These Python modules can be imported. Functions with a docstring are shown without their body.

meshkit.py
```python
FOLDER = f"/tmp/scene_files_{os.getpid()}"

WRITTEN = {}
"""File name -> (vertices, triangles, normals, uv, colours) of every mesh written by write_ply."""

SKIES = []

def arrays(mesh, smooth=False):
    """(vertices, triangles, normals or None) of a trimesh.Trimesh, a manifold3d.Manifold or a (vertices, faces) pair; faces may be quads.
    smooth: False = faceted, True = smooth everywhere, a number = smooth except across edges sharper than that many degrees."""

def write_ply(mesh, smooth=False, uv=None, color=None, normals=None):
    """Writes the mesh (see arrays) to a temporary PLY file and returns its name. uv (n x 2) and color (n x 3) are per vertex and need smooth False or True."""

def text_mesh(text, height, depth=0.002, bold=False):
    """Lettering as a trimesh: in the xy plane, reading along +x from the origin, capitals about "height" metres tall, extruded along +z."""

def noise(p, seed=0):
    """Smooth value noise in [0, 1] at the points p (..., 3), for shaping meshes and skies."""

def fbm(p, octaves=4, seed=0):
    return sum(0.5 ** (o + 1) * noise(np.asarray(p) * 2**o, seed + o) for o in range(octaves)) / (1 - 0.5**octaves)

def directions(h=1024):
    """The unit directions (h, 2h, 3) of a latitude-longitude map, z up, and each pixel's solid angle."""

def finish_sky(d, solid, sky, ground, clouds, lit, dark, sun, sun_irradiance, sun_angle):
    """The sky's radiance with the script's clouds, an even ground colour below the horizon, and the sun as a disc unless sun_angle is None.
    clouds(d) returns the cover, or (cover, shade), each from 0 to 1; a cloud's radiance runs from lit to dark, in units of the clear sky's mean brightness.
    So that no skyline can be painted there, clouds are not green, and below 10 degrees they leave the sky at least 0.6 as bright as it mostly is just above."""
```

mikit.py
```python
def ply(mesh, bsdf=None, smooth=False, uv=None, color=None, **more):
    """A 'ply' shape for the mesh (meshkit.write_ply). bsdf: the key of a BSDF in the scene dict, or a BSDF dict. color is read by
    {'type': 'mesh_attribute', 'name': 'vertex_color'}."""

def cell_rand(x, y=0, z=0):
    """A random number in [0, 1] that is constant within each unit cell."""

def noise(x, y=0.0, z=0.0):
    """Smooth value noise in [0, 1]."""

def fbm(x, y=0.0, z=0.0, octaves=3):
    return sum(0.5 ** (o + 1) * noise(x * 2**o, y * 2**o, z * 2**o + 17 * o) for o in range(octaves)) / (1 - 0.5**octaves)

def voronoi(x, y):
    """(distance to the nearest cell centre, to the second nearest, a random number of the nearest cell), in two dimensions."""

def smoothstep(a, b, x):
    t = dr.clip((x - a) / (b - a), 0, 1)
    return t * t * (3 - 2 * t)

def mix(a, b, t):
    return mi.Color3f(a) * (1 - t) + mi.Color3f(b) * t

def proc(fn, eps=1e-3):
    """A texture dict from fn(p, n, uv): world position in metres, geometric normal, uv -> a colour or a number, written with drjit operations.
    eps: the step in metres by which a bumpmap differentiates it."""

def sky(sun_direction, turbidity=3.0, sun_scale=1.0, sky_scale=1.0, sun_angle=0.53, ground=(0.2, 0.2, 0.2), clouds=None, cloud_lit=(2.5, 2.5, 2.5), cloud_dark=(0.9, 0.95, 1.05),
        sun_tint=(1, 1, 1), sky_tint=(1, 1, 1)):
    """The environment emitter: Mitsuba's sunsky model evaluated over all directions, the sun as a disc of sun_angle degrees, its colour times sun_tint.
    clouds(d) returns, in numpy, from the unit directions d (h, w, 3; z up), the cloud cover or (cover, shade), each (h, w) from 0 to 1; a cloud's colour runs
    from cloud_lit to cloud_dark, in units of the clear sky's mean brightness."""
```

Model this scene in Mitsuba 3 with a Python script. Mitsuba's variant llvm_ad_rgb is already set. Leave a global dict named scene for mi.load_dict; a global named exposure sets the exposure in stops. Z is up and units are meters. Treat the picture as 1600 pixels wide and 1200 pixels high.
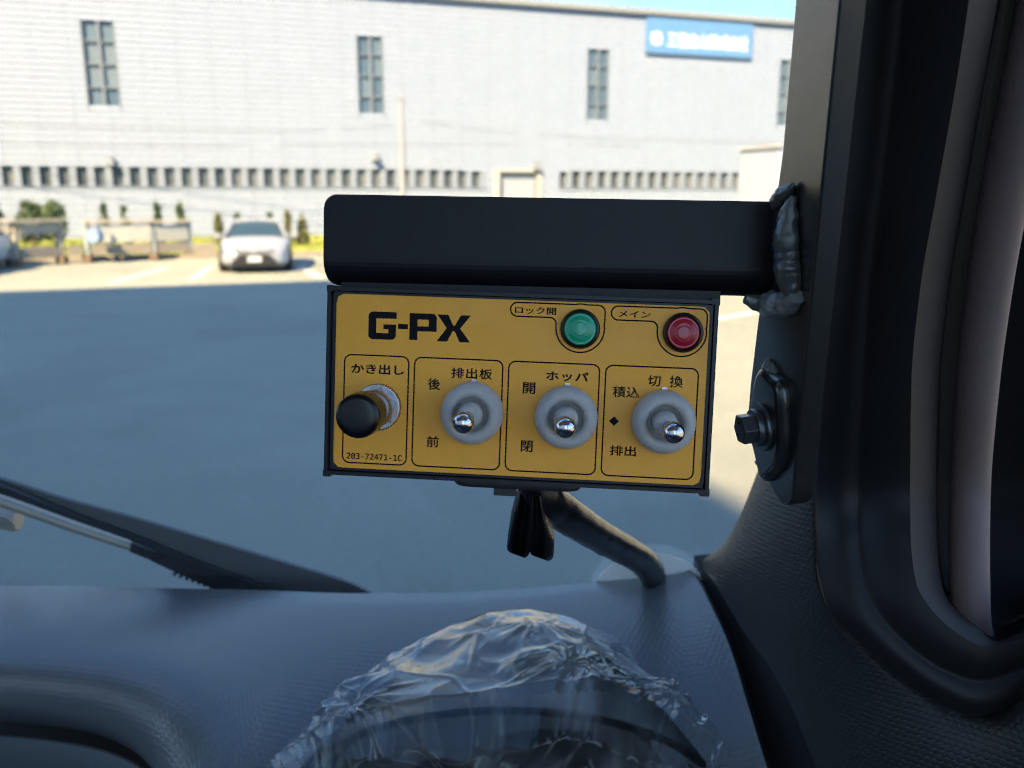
import math, random, numpy as np, trimesh, mitsuba as mi, drjit as dr, mikit, meshkit
import manifold3d as m3
from shapely.geometry import Polygon, LineString, Point, box as sbox
from shapely import affinity, union_all
from shapely.geometry.polygon import orient
from scipy.interpolate import PchipInterpolator, CubicSpline

rng = np.random.default_rng(7)
T = mi.ScalarTransform4f
scene, labels = {}, {}

# ------------------------------------------------------------------ camera, sky, exposure
F, PITCH, ROLL, H = 1350.0, math.radians(12.56), math.radians(0.08), 2.0      # focal length in photo pixels (1600 wide), eye height
EYE = np.array([0, 0, H])
FWD = np.array([0, math.cos(PITCH), -math.sin(PITCH)])
_u0 = np.array([0, math.sin(PITCH), math.cos(PITCH)]); _r0 = np.array([1.0, 0, 0])
RIGHT = math.cos(ROLL) * _r0 + math.sin(ROLL) * _u0
UP = math.cos(ROLL) * _u0 - math.sin(ROLL) * _r0
scene['camera'] = {'type': 'thinlens', 'fov': math.degrees(2 * math.atan(800 / F)), 'fov_axis': 'x', 'near_clip': 0.02, 'far_clip': 2000.0,
                   'aperture_radius': 0.0009, 'focus_distance': 0.262,
                   'to_world': T().look_at(origin=EYE.tolist(), target=(EYE + FWD).tolist(), up=UP.tolist())}
SUN_AZ, SUN_EL = math.radians(23.5), math.radians(38)          # light travels towards +y, a little to +x
S_DIR = np.array([math.sin(SUN_AZ), math.cos(SUN_AZ), 0])
sun_dir = [-S_DIR[0] * math.cos(SUN_EL), -S_DIR[1] * math.cos(SUN_EL), math.sin(SUN_EL)]


def clouds(d):
    """thin summer haze low down all round, a few soft clouds higher up"""
    n = meshkit.fbm(np.stack([d[..., 0] * 3 + 4, d[..., 1] * 3, d[..., 2] * 6], -1), 5, 3)
    haze = 0.70 * np.exp(-np.clip(d[..., 2], 0, 1) / 0.42)
    return np.clip(haze + np.clip((n - 0.50) * 3.0, 0, 0.6), 0, 0.9), np.clip((n - 0.6) * 1.5, 0, 0.4)


scene['sky_light'] = mikit.sky(sun_dir, turbidity=3, sun_scale=1.0, sky_scale=0.52, clouds=clouds, cloud_lit=(1.6, 2.2, 2.65), sun_tint=(1.0, 0.88, 0.66), sky_tint=(0.58, 1.0, 1.42))
exposure = 3.83


# ------------------------------------------------------------------ measuring: where a sight line of the photograph meets a real surface
def ray(px, py):
    return RIGHT * (px - 800) / F - UP * (py - 600) / F + FWD


def at(px, py, y):
    d = ray(px, py); return EYE + d * (y / d[1])


def on_plane(px, py, o, n):
    d = ray(px, py); return EYE + d * (((np.asarray(o) - EYE) @ n) / (d @ n))


def ground(px, py, z=0.0):
    return on_plane(px, py, [0, 0, z], np.array([0, 0, 1.0]))


# ------------------------------------------------------------------ helpers
used = {}


def numbered(name):
    k = used.get(name, 0); used[name] = k + 1
    return name if k == 0 else f'{name}_{k:03d}'


def add(key, mesh, mat, smooth=False, uv=None, flip=False):
    key = numbered(key)
    scene[key] = mikit.ply(mesh, mat, smooth=smooth, **({'uv': uv} if uv is not None else {}))
    return key


def part(parent, name, mesh, mat, smooth=False, uv=None):
    return add(parent + '__' + name, mesh, mat, smooth, uv)


def thing(name, label, cat, group=None, kind=None):
    key = numbered(name)
    labels[key] = {'label': label, 'category': cat}
    if group: labels[key]['group'] = group
    return key


def single(name, mesh, mat, label, cat, smooth=False, uv=None, group=None, kind=None):
    key = add(name, mesh, mat, smooth, uv)
    labels[key] = {'label': label, 'category': cat}
    if group: labels[key]['group'] = group
    if kind: labels[key]['kind'] = kind
    return key


def cat(ms):
    ms = [m if isinstance(m, trimesh.Trimesh) else trimesh.Trimesh(*arr(m), process=False) for m in ms]
    return trimesh.util.concatenate(ms)


def arr(m):
    if hasattr(m, 'to_mesh'):
        mm = m.to_mesh(); return np.array(mm.vert_properties[:, :3], float), np.array(mm.tri_verts)
    if isinstance(m, trimesh.Trimesh):
        return np.array(m.vertices), np.array(m.faces)
    v, f = np.asarray(m[0], float), np.asarray(m[1], int)
    if f.shape[1] == 4: f = np.vstack([f[:, [0, 1, 2]], f[:, [0, 2, 3]]])
    return v, f


def bx(cx, cy, cz, sx, sy, sz, ch=0.0):
    if ch <= 0:
        m = trimesh.creation.box((sx, sy, sz)); m.apply_translation((cx, cy, cz)); return m
    pts = []
    for a in (-1, 1):
        for b in (-1, 1):
            for c in (-1, 1):
                x, y, z = a * sx / 2, b * sy / 2, c * sz / 2
                pts += [(x - a * ch, y, z), (x, y - b * ch, z), (x, y, z - c * ch)]
    m = m3.Manifold.hull_points(np.array(pts)); v, f = arr(m)
    return trimesh.Trimesh(v + [cx, cy, cz], f, process=False)


def tf(mesh, M):
    v, f = arr(mesh)
    v = v @ np.asarray(M)[:3, :3].T + np.asarray(M)[:3, 3]
    if np.linalg.det(np.asarray(M)[:3, :3]) < 0: f = f[:, ::-1]
    return trimesh.Trimesh(v, f, process=False)


def frame(o, x, y, z, s=1.0):
    M = np.eye(4); M[:3, 0], M[:3, 1], M[:3, 2], M[:3, 3] = np.asarray(x) * s, np.asarray(y) * s, np.asarray(z) * s, o
    return M


def lathe(profile, n=48, a0=0.0):
    """profile: (r, z) points from the axis outwards and back; turned round z."""
    p = np.asarray(profile, float); k = len(p)
    a = a0 + np.arange(n) * 2 * np.pi / n
    v = np.stack([p[None, :, 0] * np.cos(a)[:, None], p[None, :, 0] * np.sin(a)[:, None], np.broadcast_to(p[None, :, 1], (n, k))], -1).reshape(-1, 3)
    i, j = np.meshgrid(np.arange(n), np.arange(k - 1), indexing='ij')
    q = np.stack([i * k + j, ((i + 1) % n) * k + j, ((i + 1) % n) * k + j + 1, i * k + j + 1], -1).reshape(-1, 4)
    m = trimesh.Trimesh(*arr((v, q)), process=False)
    m.merge_vertices(digits_vertex=9)
    m.update_faces(m.area_faces > 1e-14)
    if m.volume < 0: m.invert()
    return m


def grid_mesh(P):
    """(nu, nv, 3) points as a quad sheet with uv in metres of arc length."""
    P = np.asarray(P, float); nu, nv = P.shape[:2]
    i, j = np.meshgrid(np.arange(nu - 1), np.arange(nv - 1), indexing='ij')
    q = np.stack([i * nv + j, (i + 1) * nv + j, (i + 1) * nv + j + 1, i * nv + j + 1], -1).reshape(-1, 4)
    du = np.concatenate([np.zeros((1, nv)), np.cumsum(np.linalg.norm(np.diff(P, axis=0), axis=2), 0)])
    dv = np.concatenate([np.zeros((nu, 1)), np.cumsum(np.linalg.norm(np.diff(P, axis=1), axis=2), 1)], 1)
    uv = np.stack([np.broadcast_to(du.mean(1)[:, None], du.shape), dv - dv[:, nv // 2:nv // 2 + 1]], -1).reshape(-1, 2)
    return (P.reshape(-1, 3), q), uv


def curve(pts, n, kind='pchip'):
    p = np.asarray(pts, float)
    t = np.concatenate([[0], np.cumsum(np.linalg.norm(np.diff(p, axis=0), axis=1))]); t /= t[-1]
    s = np.linspace(0, 1, n)
    return np.stack([(PchipInterpolator(t, p[:, k]) if kind == 'pchip' else CubicSpline(t, p[:, k]))(s) for k in range(p.shape[1])], -1)


def curve_at(pts, t, s):
    p = np.asarray(pts, float)
    return np.stack([PchipInterpolator(t, p[:, k])(s) for k in range(p.shape[1])], -1)


def tube(pts, radii, sides=20, caps=True, squash=None):
    p = np.asarray(pts, float); n = len(p); r = np.broadcast_to(radii, (n,))
    t = np.gradient(p, axis=0); t /= np.linalg.norm(t, axis=1, keepdims=True)
    a = np.zeros_like(p); ref = np.array([0, 0, 1.0]) if abs(t[0, 2]) < .9 else np.array([1.0, 0, 0])
    a[0] = np.cross(t[0], ref); a[0] /= np.linalg.norm(a[0])
    for i in range(1, n):
        a[i] = a[i - 1] - t[i] * (a[i - 1] @ t[i]); a[i] /= np.linalg.norm(a[i])
    b = np.cross(t, a); g = np.arange(sides) * 2 * np.pi / sides
    rr = r[:, None] * np.ones(sides) if squash is None else r[:, None] * squash
    v = p[:, None] + rr[..., None] * (np.cos(g)[None, :, None] * a[:, None] + np.sin(g)[None, :, None] * b[:, None])
    i, j = np.meshgrid(np.arange(n - 1), np.arange(sides), indexing='ij')
    q = np.stack([i * sides + j, i * sides + (j + 1) % sides, (i + 1) * sides + (j + 1) % sides, (i + 1) * sides + j], -1).reshape(-1, 4)
    f = arr((v.reshape(-1, 3), q))[1]; v = v.reshape(-1, 3)
    if caps:
        c = len(v); v = np.vstack([v, p[:1], p[-1:]]); j = np.arange(sides); e = (n - 1) * sides
        f = np.vstack([f, np.stack([(j + 1) % sides, j, j * 0 + c], 1), np.stack([e + j, e + (j + 1) % sides, j * 0 + c + 1], 1)])
    return trimesh.Trimesh(v, f, process=False)


def extrude(shape, z0, z1):
    ms = []
    for g in getattr(shape, 'geoms', [shape]):
        if g.is_empty or g.area <= 0: continue
        m = trimesh.creation.extrude_polygon(g, z1 - z0, engine='earcut'); m.apply_translation((0, 0, z0)); ms.append(m)
    return cat(ms)


def bevel_extrude(shape, z0, z1, c, steps=3):
    """Extruded outline (convex enough) whose upper edge is rounded by c."""
    shape = orient(shape, 1.0)
    def ring(poly, n=160):
        e = orient(poly, 1.0).exterior; return np.array([e.interpolate(k / n, normalized=True).coords[0] for k in range(n)])
    def start(r, r0):  # same start angle on every ring
        k = np.argmin(((r - r0) ** 2).sum(1)); return np.roll(r, -k, 0)
    base = ring(shape); rows = [np.c_[base, np.full(len(base), z0)]]
    for k in range(steps + 1):
        a = k / steps * np.pi / 2
        r = start(ring(shape.buffer(-c * (1 - np.cos(a)) - 1e-9)), base[0]); rows.append(np.c_[r, np.full(len(r), z1 - c + c * np.sin(a))])
    n = len(base); v = np.vstack(rows); i, j = np.meshgrid(np.arange(len(rows) - 1), np.arange(n), indexing='ij')
    q = np.stack([i * n + j, i * n + (j + 1) % n, (i + 1) * n + (j + 1) % n, (i + 1) * n + j], -1).reshape(-1, 4)
    f = arr((v, q))[1]
    cap = extrude(Polygon(rows[-1][:, :2]), 0, 1e-4)
    top = len(v); v = np.vstack([v, [[*rows[-1][:, :2].mean(0), z1]], [[*rows[0][:, :2].mean(0), z0]]]); j = np.arange(n); e = (len(rows) - 1) * n
    f = np.vstack([f, np.stack([e + j, e + (j + 1) % n, j * 0 + top], 1), np.stack([(j + 1) % n, j, j * 0 + top + 1], 1)])
    return trimesh.Trimesh(v, f, process=False)


def rrect(x0, y0, x1, y1, r, n=8):
    return sbox(x0 + r, y0 + r, x1 - r, y1 - r).buffer(r, quad_segs=n)


# ------------------------------------------------------------------ materials
def principled(name, col, rough=0.5, metallic=0.0, spec=0.5, bump=None, bump_scale=1.0, **more):
    c = col if isinstance(col, dict) else {'type': 'rgb', 'value': list(col)}
    b = {'type': 'principled', 'base_color': c, 'roughness': rough, 'metallic': metallic, 'specular': spec, **more}
    if bump: b = {'type': 'bumpmap', 'bump_texture': bump, 'scale': bump_scale, 'bsdf': b}
    scene[name] = {'type': 'twosided', 'bsdf': b}
    return name


def hexa(x, y):
    """0 on the edge between hexagonal cells, up to 0.5 in their middle"""
    def loc(ox, oy):
        a, b = x - ox, y - oy
        return a - dr.floor(a + 0.5), b - 1.7320508 * dr.floor(b / 1.7320508 + 0.5)
    ax, ay = loc(0.0, 0.0); bx_, by = loc(0.5, 0.8660254)
    m = ax * ax + ay * ay < bx_ * bx_ + by * by
    gx, gy = dr.abs(dr.select(m, ax, bx_)), dr.abs(dr.select(m, ay, by))
    return 0.5 - dr.maximum(gx, 0.5 * gx + 0.8660254 * gy)


def grain_fn(size, warp, ex, ey):
    """domed hexagon scales with soft valleys between them"""
    def fn(p, n, uv):
        x, y = (ex[0] * p.x + ex[1] * p.y + ex[2] * p.z) / size, (uv.y if ey is None else ey[0] * p.x + ey[1] * p.y + ey[2] * p.z) / size
        wx = mikit.noise(x * 0.9, y * 0.9, 3.0) - 0.5; wy = mikit.noise(x * 0.9, y * 0.9, 9.0) - 0.5
        e = hexa(x + warp * wx, y + warp * wy)
        return mikit.smoothstep(0.0, 0.24, e) * (0.8 + 0.4 * mikit.noise(x * 1.3, y * 1.3, 5.0))
    return fn


def var(a, b, sx, sy, sz, lo=0.0, hi=1.0):
    return mikit.proc(lambda p, n, uv: mikit.mix(a, b, mikit.smoothstep(lo, hi, mikit.fbm(p.x * sx, p.y * sy, p.z * sz, 4))))


principled('m_dash', (0.088, 0.097, 0.107), 0.29, spec=1.0, bump=mikit.proc(grain_fn(0.0038, 0.10, (1, 0, 0), None), eps=2.5e-4), bump_scale=0.00010)
principled('m_pillar', (0.019, 0.022, 0.023), 0.46, spec=0.4, bump=mikit.proc(grain_fn(0.0026, 0.12, (0.75, -0.6, 0), (0, 0.25, 1)), eps=2e-4), bump_scale=0.00017)
principled('m_dark_trim', (0.012, 0.011, 0.0125), 0.5, spec=0.3)
principled('m_strip', (0.032, 0.026, 0.025), 0.65, spec=0.3)  # warm light caught by the recess rim is put into this brown
principled('m_grab', (0.165, 0.118, 0.112), 0.6, spec=0.3)  # pinkish light on the bar is put into its colour
principled('m_black', (0.005, 0.005, 0.006), 0.75, spec=0.1)
principled('m_gap_shade', (0.004, 0.004, 0.005), 0.8)  # near-black: the shade of gap and recesses put into the colour
principled('m_tray', (0.035, 0.05, 0.06), 0.5)
principled('m_hood', (0.006, 0.006, 0.007), 0.4, spec=0.25)
principled('m_meter', (0.012, 0.015, 0.019), 0.5)
principled('m_box', (0.006, 0.006, 0.010), 0.34, spec=0.35)
principled('m_rail', (0.005, 0.005, 0.008), 0.42, spec=0.3, bump=mikit.proc(lambda p, n, uv: mikit.fbm(p.x * 900, p.y * 900, p.z * 900, 2), eps=3e-4), bump_scale=0.00004)
principled('m_plate', (0.012, 0.0125, 0.012), 0.27, spec=1.0, bump=mikit.proc(lambda p, n, uv: mikit.fbm(p.x * 300, p.y * 300, p.z * 300, 2), eps=5e-4), bump_scale=0.00003)
principled('m_weld', (0.045, 0.048, 0.048), 0.36, spec=0.8)
principled('m_steel', (0.10, 0.11, 0.115), 0.33, metallic=0.7)
principled('m_yellow', var((0.87, 0.385, 0.034), (0.90, 0.405, 0.040), 60, 60, 60), mikit.proc(lambda p, n, uv: 0.30 + 0.28 * mikit.fbm(p.x * 110, p.y * 110, p.z * 110, 4)), spec=0.4)
principled('m_ink', (0.007, 0.006, 0.008), 0.7, spec=0.15)
principled('m_rubber_grey', var((0.42, 0.405, 0.395), (0.49, 0.47, 0.455), 400, 400, 400), 0.62, spec=0.3)
principled('m_rubber_black', (0.02, 0.02, 0.022), 0.55)
principled('m_weld_lit', (0.17, 0.175, 0.17), 0.36, metallic=0.35, spec=0.7)  # lighter copy of the weld metal, highlights put into its colour
scene['m_chrome'] = {'type': 'twosided', 'bsdf': {'type': 'roughconductor', 'material': 'Cr', 'alpha': 0.03}}
scene['m_nickel'] = {'type': 'twosided', 'bsdf': {'type': 'roughconductor', 'material': 'Cr', 'alpha': 0.10, 'specular_reflectance': {'type': 'rgb', 'value': (0.72, 0.70, 0.68)}}}
principled('m_cap', (0.004, 0.004, 0.005), 0.22, spec=0.4)
scene['m_green_lens'] = {'type': 'twosided', 'bsdf': {'type': 'principled', 'base_color': {'type': 'rgb', 'value': (0.004, 0.33, 0.17)}, 'roughness': 0.16, 'specular': 0.5, 'clearcoat': 0.7}}
scene['m_red_lens'] = {'type': 'twosided', 'bsdf': {'type': 'principled', 'base_color': {'type': 'rgb', 'value': (0.38, 0.004, 0.018)}, 'roughness': 0.16, 'specular': 0.5, 'clearcoat': 0.7}}
principled('m_tape', (0.006, 0.006, 0.008), 0.28, spec=0.42, bump=mikit.proc(lambda p, n, uv: mikit.fbm(p.x * 160, p.y * 160, p.z * 160, 3), eps=5e-4), bump_scale=0.0003)
scene['m_glass'] = {'type': 'thindielectric', 'int_ior': 1.5, 'specular_transmittance': {'type': 'rgb', 'value': (0.95, 0.985, 0.985)}}
scene['m_film_clear'] = {'type': 'thindielectric', 'int_ior': 1.55}
principled('m_film_haze', (0.85, 0.87, 0.92), 0.25, spec=0.8)


def film_haze(p, n, uv):
    return 0.002 + 0.012 * mikit.smoothstep(0.5, 0.8, mikit.fbm(p.x * 45, p.y * 45, p.z * 45, 3))


def fold_haze(p, n, uv):
    return 0.008 + 0.10 * mikit.smoothstep(0.42, 0.75, mikit.fbm(p.x * 34, p.y * 34, p.z * 22, 3))


for nm, fnn in (('m_film', film_haze), ('m_film_fold', fold_haze)):
    scene[nm] = {'type': 'blendbsdf', 'weight': mikit.proc(fnn), 'a': {'type': 'ref', 'id': 'm_film_clear'}, 'b': {'type': 'ref', 'id': 'm_film_haze'}}
principled('m_frost', (0.85, 0.86, 0.86), 0.6)
scene['m_disc'] = {'type': 'blendbsdf', 'weight': 0.5, 'a': {'type': 'ref', 'id': 'm_film_clear'}, 'b': {'type': 'ref', 'id': 'm_frost'}}
principled('m_wiper_dark', (0.018, 0.019, 0.022), 0.45)
principled('m_wiper_grey', (0.10, 0.10, 0.105), 0.42)
principled('m_wiper_metal', (0.30, 0.27, 0.225), 0.35, metallic=0.25)
# outdoors
GCOL = ((0.163, 0.176, 0.160), (0.200, 0.212, 0.192))


def asphalt(p, n, uv):
    big = mikit.fbm(p.x * 0.22, p.y * 0.22, 0.0, 4); mid = mikit.fbm(p.x * 1.7 + 9, p.y * 1.7, 3.0, 3); grit = mikit.noise(p.x * 60, p.y * 60)
    c = mikit.mix(GCOL[0], GCOL[1], 0.15 + 0.9 * (big - 0.5) * 1.8 + 0.5 * (mid - 0.2) + 0.7 * (grit - 0.5))
    crack = mikit.smoothstep(0.012, 0.003, dr.abs(mikit.fbm(p.x * 0.5 + 3, p.y * 0.5, 7.0, 4) - 0.5)) * mikit.smoothstep(0.5, 0.62, mikit.noise(p.x * 0.3, p.y * 0.3, 2.0))
    stain = mikit.smoothstep(0.62, 0.74, mikit.fbm(p.x * 0.6 + 20, p.y * 0.6, 1.0, 3))
    return c * (1 - 0.05 * crack) * (1 - 0.08 * stain)


scene['m_asphalt'] = {'type': 'twosided', 'bsdf': {'type': 'principled', 'base_color': mikit.proc(asphalt), 'roughness': 0.85, 'specular': 0.25}}
principled('m_line', var((0.400, 0.392, 0.368), (0.272, 0.264, 0.240), 6, 6, 6, 0.45, 0.75), 0.7)
principled('m_lawn', var((0.133, 0.164, 0.027), (0.211, 0.218, 0.043), 1.2, 1.2, 1.2, 0.3, 0.7), 0.9)
principled('m_kerb', var((0.180, 0.169, 0.150), (0.232, 0.217, 0.195), 3, 3, 3), 0.85)
for k, c in enumerate(((0.246, 0.302, 0.430), (0.250, 0.306, 0.434), (0.242, 0.298, 0.425))):
    principled(f'm_siding_{k}', c, 0.5, spec=0.3)
principled('m_joint', (0.055, 0.075, 0.11), 0.7)
principled('m_coping', (0.20, 0.23, 0.27), 0.5)
principled('m_sash', (0.13, 0.165, 0.215), 0.45)
for k, c in enumerate(((0.065, 0.105, 0.165), (0.095, 0.14, 0.20), (0.125, 0.165, 0.22))):
    principled(f'm_pane_{k}', c, 0.15, spec=0.5)
for k, c in enumerate(((0.075, 0.09, 0.105), (0.11, 0.125, 0.14), (0.055, 0.068, 0.08))):
    principled(f'm_strip_pane_{k}', c, 0.2, spec=0.5)
principled('m_pier', (0.175, 0.215, 0.30), 0.6)
principled('m_door_frame', (0.33, 0.335, 0.36), 0.6)
principled('m_shutter', (0.26, 0.30, 0.40), 0.5)
principled('m_sign', (0.085, 0.20, 0.42), 0.45)
principled('m_sign_ink', (0.5, 0.56, 0.66), 0.5)
principled('m_beige', (0.26, 0.31, 0.42), 0.6)
principled('m_fence_wood', var((0.238, 0.223, 0.194), (0.324, 0.310, 0.274), 1.5, 1.5, 9), 0.8)
principled('m_fence_blue', (0.20, 0.25, 0.30), 0.6)
principled('m_fence_mesh', var((0.274, 0.295, 0.302), (0.403, 0.418, 0.410), 2, 2, 4), 0.7)
principled('m_rust', (0.120, 0.084, 0.064), 0.8)
principled('m_blue_plastic', (0.17, 0.25, 0.40), 0.5)
principled('m_pole', (0.235, 0.25, 0.30), 0.6)
principled('m_wire', (0.05, 0.06, 0.06), 0.6)
for k, c in enumerate(((0.05, 0.085, 0.035), (0.075, 0.12, 0.05), (0.12, 0.13, 0.055))):
    scene[f'm_leaf_{k}'] = {'type': 'twosided', 'bsdf': {'type': 'principled', 'base_color': {'type': 'rgb', 'value': c}, 'roughness': 0.6}}
principled('m_bark', (0.12, 0.09, 0.065), 0.9)
principled('m_grass_blade', (0.176, 0.216, 0.040), 0.8)
principled('m_car_silver', (0.27, 0.30, 0.36), 0.22, metallic=0.25, clearcoat=1.0, spec=0.6)
principled('m_car_blue', (0.36, 0.43, 0.50), 0.25, metallic=0.2, clearcoat=1.0)
principled('m_car_glass', (0.02, 0.04, 0.055), 0.06, spec=0.3)
principled('m_car_black', (0.015, 0.016, 0.018), 0.4)
principled('m_tyre', (0.015, 0.015, 0.016), 0.8)
principled('m_rim', (0.45, 0.46, 0.47), 0.3, metallic=0.6)
principled('m_lamp_glass', (0.05, 0.06, 0.075), 0.08, spec=0.8)
principled('m_number_plate', (0.42, 0.45, 0.52), 0.5)
principled('m_back_wall', (0.75, 0.75, 0.73), 0.7)
principled('m_seat', (0.05, 0.05, 0.055), 0.8)
principled('m_headliner', (0.42, 0.42, 0.41), 0.8)
principled('m_cab_paint', (0.10, 0.10, 0.11), 0.6)

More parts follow.
